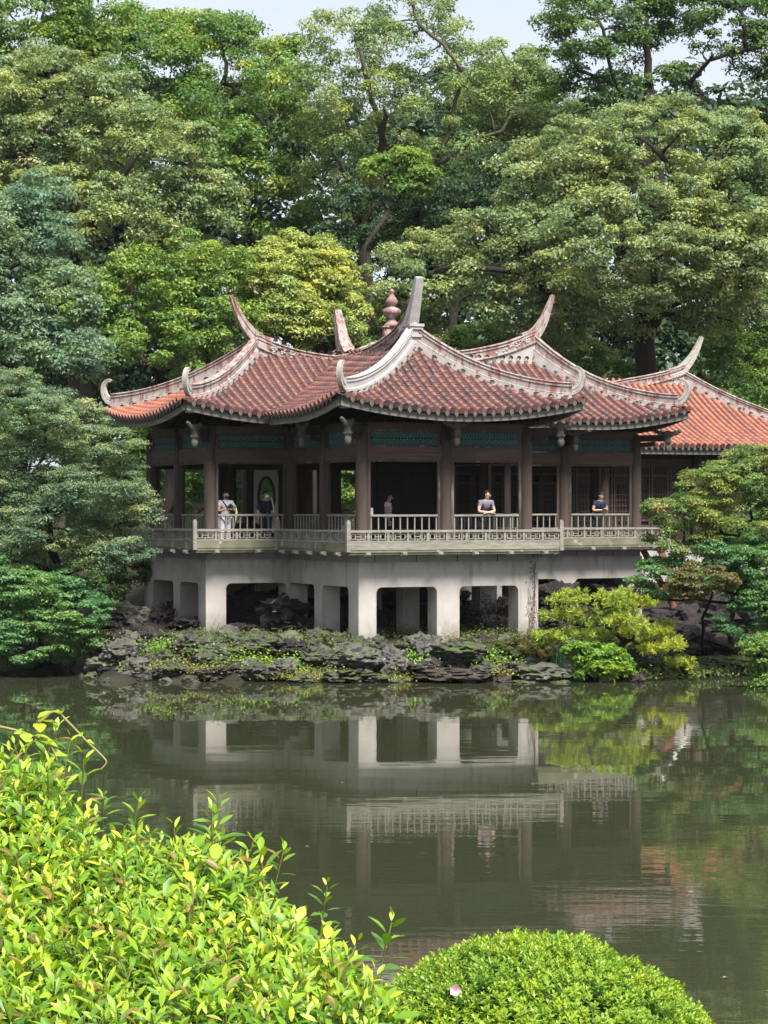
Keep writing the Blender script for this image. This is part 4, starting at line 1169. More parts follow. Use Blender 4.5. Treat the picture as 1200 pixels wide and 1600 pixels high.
# ------------------------------------------------------------------ cloud-pruned pine
def pine():
    rg = np.random.default_rng(51); rnd = random.Random(51); Y = 66.5
    base = P(945, 1040, Y + .4); base.z = gz(base.x, base.y) - .05
    root = empty('pine_tree', base); tag(root, 'low cloud pruned pine with bright yellow green needle pads on the shore', 'tree')
    pads = [(893, 936, 30, 15), (955, 933, 36, 15), (1000, 942, 26, 14), (878, 962, 28, 12), (925, 968, 36, 13), (858, 994, 24, 9), (975, 968, 30, 12), (1022, 988, 34, 13), (985, 985, 28, 11), (1048, 1008, 26, 13), (1005, 1006, 24, 10), (940, 995, 28, 10), (905, 990, 26, 10), (1060, 1036, 18, 8), (845, 1000, 14, 8), (1020, 1016, 18, 8), (965, 950, 26, 10), (1040, 980, 18, 9)]
    Cs, Rs = [], []; mb = MB(); spine = limb(mb, base, P(975, 1000, Y), .11, .08, rnd, 5, .25); spine += limb(mb, spine[-1], P(925, 955, Y), .08, .04, rnd, 5, .25); spine += limb(mb, spine[3], P(1030, 1010, Y - .2), .06, .035, rnd, 5, .2)
    for k, (px, py, rx, ry) in enumerate(pads):
        y = Y + rnd.uniform(-.7, .5); c = np.array(P(px, py, y)); kk = y / F
        n = int(rx * 1.3)
        q = rg.normal(size=(n, 3)) * np.array([rx * kk * .5, rx * kk * .4, ry * kk * .38])
        Cs.append(c + q); Rs.append(rg.uniform(.05, .09, n))
        s = min(spine, key=lambda p: (p - Vector(c)).length); limb(mb, s, Vector(c) - Vector((0, 0, ry * kk * .4)), .03, .012, rnd, 4, .2, n=5)
    C = np.concatenate(Cs); per = 40
    idx = np.repeat(np.arange(len(C)), per)
    d = unit(rg.normal(size=(len(idx), 3)) + np.array([0, 0, .9]))
    L = rg.uniform(.09, .16, (len(idx), 1)); side = unit(np.cross(d, rg.normal(size=d.shape))) * .011
    b = C[idx]; V = np.stack([b - side, b + side, b + d * L + side * .5, b + d * L - side * .5], 1).reshape(-1, 3)
    T = np.clip(.5 + rg.normal(scale=.22, size=len(idx)), 0, 1)
    m = leaf_mat('pine needles', [(0, (.14, .21, .028)), (.5, (.34, .43, .055)), (1, (.52, .56, .12))], .3)
    link('crown', np_mesh('crown', V - np.array(base), np.arange(len(V)).reshape(-1, 4), m, T), root)
    mb.v = [(v[0] - base.x, v[1] - base.y, v[2] - base.z) for v in mb.v]; mb.build('trunk', M['bark'], root, True)
pine()

# ------------------------------------------------------------------ rocks
def rock_mesh(seed, size, mat, sub=4, rough=.35, sharp=1.0, flatz=1.0):
    bm = bmesh.new(); bmesh.ops.create_icosphere(bm, subdivisions=sub, radius=1)
    off = Vector((seed * 3.17, seed * 1.3, seed * 7.7))
    for v in bm.verts:
        p = v.co.normalized()
        n = mnoise.noise(p * 1.3 + off) * .55 + abs(mnoise.noise(p * 2.7 + off)) * .6 * sharp + abs(mnoise.noise(p * 6 + off)) * .32 * sharp - abs(mnoise.noise(p * 11 + off)) * .16 + mnoise.noise(p * 23 + off) * .08
        v.co = p * (1 + rough * (n - .25) * 2)
        v.co = Vector((v.co.x * size[0], v.co.y * size[1], v.co.z * size[2]))
    me = bpy.data.meshes.new('rock'); bm.to_mesh(me); bm.free(); me.materials.append(mat)
    return me
def rock(px, py, Y, w, h, label, seed, mat='rock', group=None, name='rock', sub=4, rough=.42, cat='rock'):
    p = P(px, py, Y); k = Y / F; p.z = max(p.z, gz(p.x, p.y) + .08 * h * k)
    o_ = link(name, rock_mesh(seed, (w * k / 2, w * k / 2 * .8, h * k / 2 * .78), M[mat], sub, rough), None, p)
    o_.rotation_euler = (0, 0, (seed * 1.7) % 6.28)
    tag(o_, label, cat, group); return o_
BIG = [
 (185, 1042, 67.4, 70, 48, 'pale craggy rock at the left tip of the shore', 'rock_pale'),
 (240, 1025, 69.2, 80, 40, 'dark craggy rock behind the pale one at the left tip', 'lava'),
 (130, 1020, 70.6, 50, 50, 'upright dark rock at the water left of the shore tip', 'rock'),
 (300, 1020, 67.6, 70, 44, 'grey craggy rock below the left corner pillar', 'rock'),
 (395, 1010, 67.4, 90, 34, 'mossy grey rock in front of the dark opening', 'rock'),
 (300, 1050, 66.6, 70, 26, 'flat brown rock at the waterline under the left corner', 'slab_rock'),
 (362, 1046, 66.4, 60, 24, 'brown stone at the waterline with moss on both sides', 'slab_rock'),
 (440, 1045, 66.2, 70, 40, 'rough pale rock at the waterline left of the corner pillar', 'rock_pale'),
 (500, 1030, 66.6, 70, 44, 'spotted grey rock left of the porch corner pillar', 'rock'),
 (560, 1028, 66.0, 90, 46, 'broad pale rock at the foot of the porch corner pillar', 'rock_pale'),
 (612, 1036, 66.0, 46, 60, 'pale upright rock right of the porch corner pillar', 'rock_pale'),
 (545, 1058, 65.8, 90, 26, 'low dark rock at the water below the porch corner', 'rock'),
 (600, 1062, 65.7, 60, 20, 'small dark rock at the water below the upright pale rock', 'rock'),
 (720, 1020, 66.8, 100, 46, 'mossy rough rock in front of the middle pillar', 'rock'),
 (675, 1012, 67.2, 46, 46, 'pale rock beside the middle pillar', 'rock_pale'),
 (700, 1052, 66.2, 140, 24, 'long flat brown ledge at the waterline', 'slab_rock'),
 (655, 1040, 66.5, 90, 14, 'thin flat slab above the long brown ledge', 'slab_rock'),
 (800, 1045, 66.3, 70, 26, 'brown rock at the waterline below the vine covered pillar', 'slab_rock'),
 (850, 1050, 66.0, 90, 34, 'speckled rock at the waterline left of the leafy plant', 'rock_pale'),
 (898, 1048, 65.9, 40, 44, 'round pale rock left of the leafy plant', 'rock_pale'),
 (825, 1066, 65.6, 56, 12, 'flat pale stone lying in the water edge', 'rock_pale'),
 (872, 1068, 65.5, 40, 14, 'small wet stone in the water edge', 'rock'),
 (990, 1062, 65.8, 44, 22, 'small brown rock right of the leafy plant', 'slab_rock'),
 (975, 1020, 67.4, 70, 50, 'grey rock under the pine', 'rock'),
 (1010, 1040, 67.2, 70, 30, 'dark rock behind the pine at the water', 'rock'),
 (820, 1005, 67.8, 80, 30, 'brown rock at the foot of the vine covered pillar', 'slab_rock'),
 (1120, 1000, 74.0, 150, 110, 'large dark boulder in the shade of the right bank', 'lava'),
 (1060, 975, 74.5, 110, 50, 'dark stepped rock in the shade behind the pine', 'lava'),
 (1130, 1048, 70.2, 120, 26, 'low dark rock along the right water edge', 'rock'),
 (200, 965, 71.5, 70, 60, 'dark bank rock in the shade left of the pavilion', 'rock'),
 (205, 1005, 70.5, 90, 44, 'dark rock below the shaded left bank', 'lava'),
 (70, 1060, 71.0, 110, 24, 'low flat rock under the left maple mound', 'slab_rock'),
 (1080, 1010, 71.4, 90, 60, 'dark brown rock in the shade at the water right of the pine', 'lava'),  # with the next three: lava-dark colour stands in for deep tree shade
 (1150, 1020, 71.0, 100, 60, 'added dark rock below the right maple boughs', 'lava'),
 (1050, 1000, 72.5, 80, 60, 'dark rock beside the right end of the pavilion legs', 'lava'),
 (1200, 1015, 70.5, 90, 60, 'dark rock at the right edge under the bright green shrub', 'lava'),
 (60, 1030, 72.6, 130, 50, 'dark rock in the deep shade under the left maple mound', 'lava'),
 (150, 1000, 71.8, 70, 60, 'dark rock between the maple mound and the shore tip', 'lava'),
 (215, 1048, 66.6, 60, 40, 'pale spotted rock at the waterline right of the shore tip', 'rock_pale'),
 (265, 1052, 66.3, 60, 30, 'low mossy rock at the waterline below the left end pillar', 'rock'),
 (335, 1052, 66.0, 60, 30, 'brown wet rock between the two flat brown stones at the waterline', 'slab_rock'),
 (395, 1050, 66.0, 60, 34, 'grey rock at the waterline with herbs behind it', 'rock'),
 (345, 1022, 67.0, 80, 40, 'grey lichened rock among the herbs below the left corner pillar', 'rock'),
 (455, 1015, 67.6, 80, 36, 'dark rock among herbs below the veined lava rock', 'lava'),
 (760, 1046, 66.1, 50, 26, 'mossy rock right of the long flat ledge', 'rock'),
 (160, 1052, 67.4, 60, 34, 'pale layered rock at the far left end of the shore', 'rock_pale'),
 (475, 1062, 65.7, 60, 22, 'small wet rock at the water left of the porch corner', 'rock'),
]
for i, (px, py, Y, w, h, lab, mt_) in enumerate(BIG): rock(px, py, Y, w, h, lab, i + 1, mt_)
rn = random.Random(88)
# lava heap under the floor
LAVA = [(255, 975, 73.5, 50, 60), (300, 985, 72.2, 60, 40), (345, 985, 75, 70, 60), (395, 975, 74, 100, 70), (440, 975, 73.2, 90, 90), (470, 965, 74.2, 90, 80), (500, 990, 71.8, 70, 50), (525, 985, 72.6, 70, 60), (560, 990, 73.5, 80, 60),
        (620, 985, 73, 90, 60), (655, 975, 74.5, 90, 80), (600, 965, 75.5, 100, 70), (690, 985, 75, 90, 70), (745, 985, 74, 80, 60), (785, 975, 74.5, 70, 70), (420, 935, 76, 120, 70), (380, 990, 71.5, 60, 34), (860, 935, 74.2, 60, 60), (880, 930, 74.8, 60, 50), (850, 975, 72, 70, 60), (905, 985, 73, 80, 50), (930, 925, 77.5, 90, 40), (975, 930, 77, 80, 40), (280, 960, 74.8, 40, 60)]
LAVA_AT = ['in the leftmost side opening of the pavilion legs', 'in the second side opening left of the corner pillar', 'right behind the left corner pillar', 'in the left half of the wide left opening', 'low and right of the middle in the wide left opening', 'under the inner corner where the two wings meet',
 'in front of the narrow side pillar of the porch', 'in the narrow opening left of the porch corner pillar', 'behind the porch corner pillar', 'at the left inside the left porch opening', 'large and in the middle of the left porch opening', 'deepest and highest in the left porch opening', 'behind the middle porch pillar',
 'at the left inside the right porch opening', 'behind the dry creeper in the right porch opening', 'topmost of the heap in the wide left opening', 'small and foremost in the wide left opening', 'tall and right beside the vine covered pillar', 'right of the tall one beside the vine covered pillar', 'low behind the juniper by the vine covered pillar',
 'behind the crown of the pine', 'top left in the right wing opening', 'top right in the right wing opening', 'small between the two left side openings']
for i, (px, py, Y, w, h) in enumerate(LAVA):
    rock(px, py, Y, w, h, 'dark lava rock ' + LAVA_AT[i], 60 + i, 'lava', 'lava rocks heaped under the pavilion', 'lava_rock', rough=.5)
vr = rock(440, 958, 72.2, 90, 74, 'dark lava rock with white quartz veins behind the left openings', 111, 'lava', None, 'lava_rock', rough=.45)
gr_ = rock(508, 1000, 70.4, 56, 44, 'smooth grey green boulder beside the veined lava rock', 112, 'rock_pale', None, 'boulder', 4, .2)
# quartz veins laid on the rock
mb = MB(); vv = [v.co.copy() for v in vr.data.vertices]; rv = random.Random(4)
camdir = Matrix.Rotation(-vr.rotation_euler.z, 3, 'Z') @ Vector((0, -1, 0))
front = [v for v in vv if v.normalized().dot(camdir) > .35]
for s in range(5):
    a = rv.choice(front); pts = [a * 1.015]
    dirn = Vector((rv.uniform(-1, 1), rv.uniform(-1, 1), rv.uniform(-1, -.1))).normalized()
    for _ in range(6):
        dirn = (dirn + Vector((rv.uniform(-.6, .6), rv.uniform(-.6, .6), rv.uniform(-.4, .2)))).normalized()
        t = pts[-1] + dirn * .13; pts.append(min(front, key=lambda v: (v - t).length) * 1.015)
    mb.tube(pts, .018, 4)
mb.build('quartz_vein', M['plaster'], vr)
# small stones along the waterline
ORD = 'first second third fourth fifth sixth seventh eighth ninth tenth eleventh twelfth thirteenth fourteenth fifteenth sixteenth seventeenth eighteenth nineteenth twentieth'.split()
for i in range(20):
    px = 172 + i * 43 + rn.uniform(-14, 14)
    p = P(px, 1060, 66.0); s = rn.uniform(.12, .26); kind = rn.choice(['rock', 'rock_pale', 'slab_rock'])
    o_ = link('shore_stone', rock_mesh(200 + i % 12, (s, s * .8, s * .6), M[kind], 3, .35), None, (p.x, float(shore_y(np.array([p.x]))[0]) + rn.uniform(-.4, -.1), rn.uniform(0, .05)))
    o_.rotation_euler.z = rn.uniform(0, 6)
    tag(o_, 'small %s stone at the water edge, %s counted from the left shore tip' % ({'rock': 'dark', 'rock_pale': 'pale', 'slab_rock': 'brown'}[kind], ORD[i]), 'stone', 'small stones along the waterline')
# rubble on the bank between the named rocks: past counting, one object per rock colour
for kind, N_R, what in (('rock', 70, 'grey'), ('rock_pale', 30, 'pale'), ('lava', 30, 'dark')):
    bmr = bmesh.new(); protos = [rock_mesh(220 + k, (1.2, 1, .7), M[kind], 3, .45) for k in range(6)]
    for i in range(N_R):
        px = 130 + rn.uniform(0, 890); p = P(px, 1000, 67 + rn.uniform(-.5, 1.8)); s = rn.uniform(.14, .40)
        n0 = len(bmr.verts); bmr.from_mesh(protos[i % 6]); bmr.verts.ensure_lookup_table()
        bmesh.ops.transform(bmr, verts=bmr.verts[n0:], matrix=Matrix.Translation((p.x, p.y, gz(p.x, p.y) + s * .2)) @ Matrix.Rotation(rn.uniform(0, 6), 4, 'Z') @ Matrix.Scale(s, 4))
    mr = bpy.data.meshes.new('rubble'); bmr.to_mesh(mr); bmr.free(); mr.materials.append(M[kind])
    tag(link('rubble', mr), what + ' craggy rubble covering the bank between water and pillars', 'rubble', kind='stuff')
# a few fallen leaves on the water
fm_ = surf('fallen leaf', [(.3, (.20, .19, .08)), (.7, (.34, .30, .14))], 5, .7, 0)
for i in range(16):
    y = rn.uniform(20, 60); x = rn.uniform(-.13, .14) * y; a = rn.uniform(0, 6.3); s = rn.uniform(.025, .05)
    mb = MB(); mb.add([(-s, 0, .006), (0, s * .5, .012), (s, 0, .008), (0, -s * .5, .012)], [(0, 3, 2, 1)]); o_ = mb.build('floating_leaf', fm_, None, False, (x, y, 0)); o_.rotation_euler.z = a
    tag(o_, 'small dry leaf floating on the open pond water', 'leaf', 'fallen leaves on the pond')

# ------------------------------------------------------------------ small plants of the shore
def blades(name, label, cat, spots, h, w, n, stops, seed, spread=.15, lean=.35, kind=None, group=None):
    rg = np.random.default_rng(seed); Vs, Ts = [], []
    org = Vector(spots[0])
    for sp in spots:
        b = np.array(sp) - np.array(org) + np.concatenate([rg.normal(scale=spread, size=(n, 2)), np.zeros((n, 1))], 1)
        d = np.concatenate([rg.normal(scale=lean, size=(n, 2)), np.ones((n, 1))], 1); d = unit(d)
        L = h * rg.uniform(.5, 1.15, (n, 1)); s = unit(np.cross(d, rg.normal(size=d.shape))) * w
        mid = b + d * L * .55; tip = b + d * L * .9 + np.concatenate([d[:, :2], -np.ones((n, 1)) * .25], 1) * L * .35
        Vs.append(np.stack([b - s, b + s, mid + s * .8, mid - s * .8, mid - s * .8, mid + s * .8, tip + s * .1, tip - s * .1], 1)); Ts.append(np.repeat(np.clip(.5 + rg.normal(scale=.25, size=n), 0, 1), 2))
    V = np.concatenate(Vs).reshape(-1, 3); T = np.concatenate(Ts)
    o_ = link(name, np_mesh(name, V, np.arange(len(V)).reshape(-1, 4), leaf_mat(name + ' blades', stops, .3), T), None, org)
    return tag(o_, label, cat, group, kind)
def bank_pt(px, Y): p = P(px, 1000, Y); return (p.x, p.y, max(0.02, gz(p.x, p.y)) + .03)
G_GRASS = [(0, (.06, .10, .02)), (.5, (.15, .20, .035)), (1, (.28, .29, .07))]
blades('iris_clump', 'clump of upright dark green iris blades in front of the pine', 'plant', [bank_pt(880, 66.8), bank_pt(890, 66.9)], .75, .02, 38, [(0, (.02, .07, .03)), (.5, (.04, .13, .05)), (1, (.08, .2, .06))], 61, .13, .14)
blades('iris_clump', 'small tuft of upright grass blades below the porch corner', 'plant', [bank_pt(580, 66.2)], .4, .012, 40, G_GRASS, 62, .12, .3)
blades('grass_tuft', 'yellow green grass tuft at the waterline left of the middle', 'grass tuft', [bank_pt(415, 66.5), bank_pt(432, 66.4)], .35, .012, 60, G_GRASS, 63, .2, .4)
def cover(name, label, cat, pts, n, r, leaf, stops, seed, hgt=.15, kind='stuff'):
    rg = np.random.default_rng(seed); c = np.array(pts); idx = rg.integers(len(c), size=n)
    p = c[idx] + rg.normal(size=(n, 3)) * np.array([r, r, 0]); p[:, 2] += np.abs(rg.normal(size=n)) * hgt
    V, Q, T = leaves(rg, p, rg.normal(scale=.5, size=(n, 3)) + np.array([0, -.3, 1]), leaf, leaf * .6, np.clip(.5 + rg.normal(scale=.25, size=n), 0, 1))
    o_ = link(name, np_mesh(name, V, Q, leaf_mat(name + ' leaves', stops, .3), T)); return tag(o_, label, cat, None, kind)
G_HERB = [(0, (.06, .13, .02)), (.5, (.15, .29, .035)), (1, (.29, .42, .06))]
cover('ground_cover', 'low bright green herbs between the rocks of the bank', 'ground cover', [bank_pt(x, y) for x, y in ((385, 67.0), (410, 67.0), (440, 66.8), (460, 66.9), (330, 67.2), (350, 67), (260, 67.8), (500, 66.8), (650, 67.0), (640, 67.2), (430, 66.5), (480, 66.6), (520, 66.9), (760, 66.9), (790, 66.7), (350, 66.7))], 9000, .30, .085, G_HERB, 71)
cover('moss_fringe', 'yellow moss and duckweed fringe along the waterline', 'ground cover', [bank_pt(x, y) for x, y in ((250, 66.6), (270, 66.6), (310, 66.3), (430, 66.2), (455, 66.1), (480, 66.1), (510, 66.0), (620, 65.95), (790, 66.1), (770, 66.2), (330, 66.3), (540, 65.9), (225, 66.9), (700, 65.9))], 9000, .28, .055, [(0, (.12, .12, .03)), (.5, (.25, .25, .06)), (1, (.36, .34, .11))], 72, .10)
rgx = np.random.default_rng(73)
cover('leaf_litter', 'dry leaves and weeds scattered over the shaded bank', 'ground cover', [bank_pt(rgx.uniform(120, 1150), rgx.uniform(66.4, 70.5)) for _ in range(140)], 16000, .35, .075, [(0, (.04, .06, .015)), (.4, (.08, .12, .03)), (.75, (.16, .19, .05)), (1, (.15, .11, .06))], 74, .12)
cover('twig_mass', 'tangled reddish dry creeper under the right porch opening', 'creeper', [tuple(P(x, y, 71.5)) for x, y in ((735, 965), (750, 985), (765, 960), (780, 980), (740, 990), (770, 995), (725, 980), (790, 960))], 4200, .22, .06, [(0, (.04, .022, .02)), (.6, (.09, .055, .048)), (1, (.24, .18, .165))], 75, .25)
tree('leafy_plant', 'bright green broad leaved plant at the water edge below the pine', 'plant', [(940, 1035, 40, 26), (925, 1052, 32, 14), (965, 1050, 26, 16), (905, 1018, 22, 12)], 65.9, (945, 1066), G_HERB, seed=76, tr=.03, nb=10, dens=3.0, cr=.17, per=40, leaf=(.16, .08), flat=.7, up=.8, transl=.45)
tree('creeping_shrub', 'low olive juniper spreading over the bank beside the vine covered pillar', 'shrub', [(850, 998, 28, 12), (815, 1010, 40, 12), (835, 1020, 34, 14), (770, 1012, 30, 8)], 67.3, (830, 1030), [(0, (.05, .06, .02)), (.5, (.12, .13, .035)), (1, (.22, .2, .06))], seed=77, tr=.03, nb=10, dens=3, cr=.14, per=70, leaf=(.07, .02), flat=.7)
tree('water_plant', 'yellow green plant leaning over the water right of the pine', 'plant', [(1068, 1040, 18, 12), (1052, 1032, 14, 10), (1080, 1048, 12, 10)], 66.8, (1066, 1055, .6), G_GRASS, seed=78, tr=.02, nb=6, dens=3.2, cr=.14, per=40, leaf=(.12, .05), flat=.7)
tree('hanging_bush', 'dark leafy bush on the shaded bank left of the pavilion', 'shrub', [(195, 880, 35, 22), (215, 900, 22, 20), (160, 930, 40, 30), (190, 850, 40, 16)], 76, (190, 940), G_DARK, seed=79, tr=.05, nb=10, dens=2.6, cr=.3, per=70, leaf=(.13, .07))

# climbing vine on the porch's right pillar: stems and leaves on the concrete
mb = MB(); rv = random.Random(9)
def pav_pt(u, v, z): return PAV.location + Matrix.Rotation(TH, 3, 'Z') @ Vector((u, v, z))
vb = pav_pt(5.15, -.19, .8)
for k in range(9):
    u = 5.2 - abs(rv.gauss(0, .2)); pts = []
    top = rv.uniform(1.5, 3.25)
    for i in range(9):
        z = .75 + (top - .75) * i / 8; u += rv.gauss(0, .035) + (5.22 - u) * .12; pts.append(pav_pt(min(u, 5.33), -.175, z) - vb)
    mb.tube(pts, [.012 - .009 * i / 8 for i in range(9)], 4)
VO = empty('climbing_vine', vb); tag(VO, 'bare reddish vine climbing the right front pillar of the porch', 'vine')
mb.build('stems', surf('vine stem', [(.3, (.10, .07, .06)), (.7, (.22, .17, .15))], 8, .9, 0), VO)
rg = np.random.default_rng(10); n = 150
zz = rg.uniform(.8, 3.3, n); uu = 5.22 - np.abs(rg.normal(scale=.10, size=n)) + .03
pp_ = np.array([np.array(pav_pt(min(u, 5.34), -.19, z) - vb) for u, z in zip(uu, zz)])
V, Q, T = leaves(rg, pp_, rg.normal(scale=.4, size=(n, 3)) + np.array([.3, -1, .2]), .05, .035, rg.random(n))
link('leaves', np_mesh('vine_leaves', V, Q, leaf_mat('vine leaves', [(0, (.075, .042, .038)), (.6, (.13, .075, .066)), (1, (.24, .18, .155))], .1), T), VO)

# ------------------------------------------------------------------ people
M['skin'] = surf('skin', [(.3, (.46, .29, .21)), (.7, (.54, .35, .26))], 8, .6, 0)
def cloth(name, c): return surf(name, [(.3, tuple(x * .85 for x in c)), (.7, tuple(min(1, x * 1.15) for x in c))], 12, .9, .1, 60)
M['hair'] = surf('black hair', [(.3, (.008, .007, .007)), (.7, (.025, .02, .018))], 30, .5, .2, 80)

def skin_mesh(name, joints, edges, mat, sub=2):
    """joints {key:(x,y,z,r)}; one continuous surface grown along the edges"""
    keys = list(joints); ix = {k: i for i, k in enumerate(keys)}
    me = bpy.data.meshes.new(name + '_cage'); me.from_pydata([joints[k][:3] for k in keys], [(ix[a], ix[b]) for a, b in edges], [])
    o_ = bpy.data.objects.new(name + '_cage', me); COL.objects.link(o_)
    o_.modifiers.new('skin', 'SKIN'); s = o_.modifiers.new('sub', 'SUBSURF'); s.levels = sub
    if not me.skin_vertices: return None
    for i, k in enumerate(keys):
        r = joints[k][3]; d = me.skin_vertices[0].data[i]; d.radius = r if isinstance(r, tuple) else (r, r); d.use_root = (i == 0)
    dg = bpy.context.evaluated_depsgraph_get(); out = bpy.data.meshes.new_from_object(o_.evaluated_get(dg))
    bpy.data.objects.remove(o_); bpy.data.meshes.remove(me)
    out.name = name; out.materials.clear(); out.materials.append(mat)
    out.polygons.foreach_set("use_smooth", np.ones(len(out.polygons), dtype=bool))
    return out

def add_hand(mb, wrist, d, palm_n, side):
    """palm and five fingers beyond the wrist, pointing along d"""
    w = Vector(wrist); d = Vector(d).normalized(); n = Vector(palm_n).normalized(); s = d.cross(n).normalized() * side
    mb.ellipsoid(w + d * .045, (.036, .05, .02), 8, 6, rot=Matrix((s, d, n)).transposed())
    for k, (off, L) in enumerate(((-.027, .062), (-.009, .074), (.009, .078), (.026, .070))):
        b = w + d * .082 + s * off; mb.tube([b - d * .02, b + d * L * .45, b + d * L * .8 - n * .012, b + d * L - n * .03], [.010, .0095, .0085, .006], 5)
    b = w + d * .03 - s * .03; mb.tube([b, b - s * .025 + d * .03 - n * .005, b - s * .03 + d * .062 - n * .015], [.012, .011, .007], 5)

def person(label, u, v, rz, J, shirt, trousers, yaw=0, pitch=0, hands=None, extra=None, sleeves=.55, hair_long=False, face=True):
    loc = pav_pt(u, v, FLOOR); root = empty('person', loc, TH + rz); tag(root, label, 'person', None)
    E = [('pelvis', 'waist'), ('waist', 'chest'), ('chest', 'neck0'), ('neck0', 'neck'), ('neck', 'head0'), ('head0', 'head1'), ('head1', 'head2')]
    for s in 'LR': E += [('neck0', 'sh' + s), ('sh' + s, 'el' + s), ('el' + s, 'wr' + s), ('pelvis', 'hip' + s), ('hip' + s, 'kn' + s), ('kn' + s, 'an' + s), ('an' + s, 'toe' + s)]
    body = skin_mesh('body', J, E, M['skin'])
    mb = MB()
    for s, d, n in hands or []: add_hand(mb, J['wr' + s][:3], d, n, 1 if s == 'L' else -1)
    if mb.v:                                         # hands joined into the body mesh
        hm = mb.mesh('hands', M['skin'], True); bm = bmesh.new(); bm.from_mesh(body); bm.from_mesh(hm); bm.to_mesh(body); bm.free()
    link('body', body, root)
    # clothes follow the same joints a little larger
    def up_(k, f=1, a=.014):
        x, y, z, r = J[k]; r = r if isinstance(r, tuple) else (r, r); return (x, y, z, (r[0] * f + a, r[1] * f + a))
    S = {k: up_(k) for k in ('waist', 'chest', 'neck0', 'shL', 'shR', 'pelvis')}
    S['pelvis'] = up_('pelvis', 1, .02)
    nb_ = Vector(J['neck0'][:3]); q_ = nb_.lerp(Vector(J['neck'][:3]), .55); S['collar'] = (*q_, .072); S['neck0'] = up_('neck0', 1.12, .022)
    for s in 'LR': S['sh' + s] = up_('sh' + s, 1.05, .022)
    SE = [('neck0', 'collar'), ('waist', 'chest'), ('chest', 'neck0'), ('neck0', 'shL'), ('neck0', 'shR'), ('pelvis', 'waist')]
    for s in 'LR':
        a = Vector(J['sh' + s][:3]); b = Vector(J['el' + s][:3]); q = a.lerp(b, sleeves); S['sl' + s] = (*q, .062); SE.append(('sh' + s, 'sl' + s))
    sm = skin_mesh('shirt', S, SE, shirt); so = link('shirt', sm, root)
    Tj = {k: up_(k, 1, .012) for k in ('pelvis', 'hipL', 'hipR', 'knL', 'knR')}
    TE = [('pelvis', 'hipL'), ('pelvis', 'hipR'), ('hipL', 'knL'), ('hipR', 'knR')]
    for s in 'LR': x, y, z, r = J['an' + s]; Tj['an' + s] = (x, y, z + .03, .06); TE.append(('kn' + s, 'an' + s))
    link('trousers', skin_mesh('trousers', Tj, TE, trousers), root)
    for s in 'LR':
        mb = MB(); x, y, z, r = J['an' + s]; mb.ellipsoid((x, y - .06, .04), (.05, .13, .045), 10, 6); mb.build('shoe', M['hair'], root, True)
    # head details
    h = Vector(J['head1'][:3]); Rm = Matrix.Rotation(yaw, 3, 'Z') @ Matrix.Rotation(pitch, 3, 'X')
    hp = lambda x, y, z: h + Rm @ Vector((x, y, z))
    mb = MB(); vs = []
    mb.ellipsoid(hp(0, .02, .035), (.093, .105, .105), 14, 9, rot=Rm)
    keep = [f for f in mb.f if all(((Rm.transposed() @ (Vector(mb.v[i]) - h)).y > -.055) or ((Rm.transposed() @ (Vector(mb.v[i]) - h)).z > .075) for i in f)]
    keep = [f for f in keep if all((Rm.transposed() @ (Vector(mb.v[i]) - h)).z > (-.09 if hair_long else -.05) for i in f)]
    mb.f = keep; mb.t = [.5] * len(keep); mb.build('hair', M['hair'], root, True)
    if face:
        for sx in (-1, 1):
            mb = MB(); mb.ellipsoid(hp(.032 * sx, -.086, .012), (.013, .008, .006), 6, 4, rot=Rm); mb.build('eye', M['hair'], root)
            mb = MB(); mb.ellipsoid(hp(.032 * sx, -.086, .034), (.018, .006, .004), 6, 4, rot=Rm); mb.build('eyebrow', M['hair'], root)
            mb = MB(); mb.ellipsoid(hp(.088 * sx, .005, .0), (.012, .022, .03), 6, 4, rot=Rm); mb.build('ear', M['skin'], root, True)
        mb = MB(); mb.ellipsoid(hp(0, -.095, -.018), (.014, .02, .024), 6, 5, rot=Rm); mb.build('nose', M['skin'], root, True)
        mb = MB(); mb.ellipsoid(hp(0, -.082, -.056), (.024, .008, .006), 6, 4, rot=Rm); mb.build('mouth', surf('lips', [(.3, (.35, .15, .13)), (.7, (.4, .18, .15))], 5, .6, 0), root)
    if extra: extra(root, J, hp, Rm, so)
    return root

def joints(lean=0, el=None, wr=None, h=1.0, hy=0):
    """standing figure facing -y; lean moves the chest and head forward"""
    l = lean
    J = {'pelvis': (0, .02 + l * .2, .93, (.135, .10)), 'waist': (0, .02 - l * .1, 1.06, (.125, .095)), 'chest': (0, -l * .6, 1.22, (.15, .11)), 'neck0': (0, -l * 1.0, 1.385, (.10, .08)),
         'neck': (0, -l * 1.08 - .01, 1.455, .052), 'head0': (0, -l * 1.12 - .02, 1.515, .066), 'head1': (0, -l * 1.15 - .025, 1.585, (.084, .094)), 'head2': (0, -l * 1.15 - .02, 1.665, (.070, .078))}
    for s, q in (('L', 1), ('R', -1)):
        J['sh' + s] = (.175 * q, -l * .95 + .01, 1.375, .064)
        J['el' + s] = el[s] if el else (.235 * q, -l * .5 + .03, 1.10, .046)
        J['wr' + s] = wr[s] if wr else (.25 * q, -l * .5 - .05, .86, .030)
        J['hip' + s] = (.09 * q, .02 + l * .2, .86, .10); J['kn' + s] = (.10 * q, .0 + l * .1, .48, .062); J['an' + s] = (.105 * q, .03, .085, .042); J['toe' + s] = (.115 * q, -.11, .035, .035)
    for k in J:
        x, y, z, r = J[k]; J[k] = (x, y, z * h - (lean * .28 if k in ('neck0', 'neck', 'head0', 'head1', 'head2', 'shL', 'shR') else lean * .14 if k in ('chest',) else 0), r)
    return J

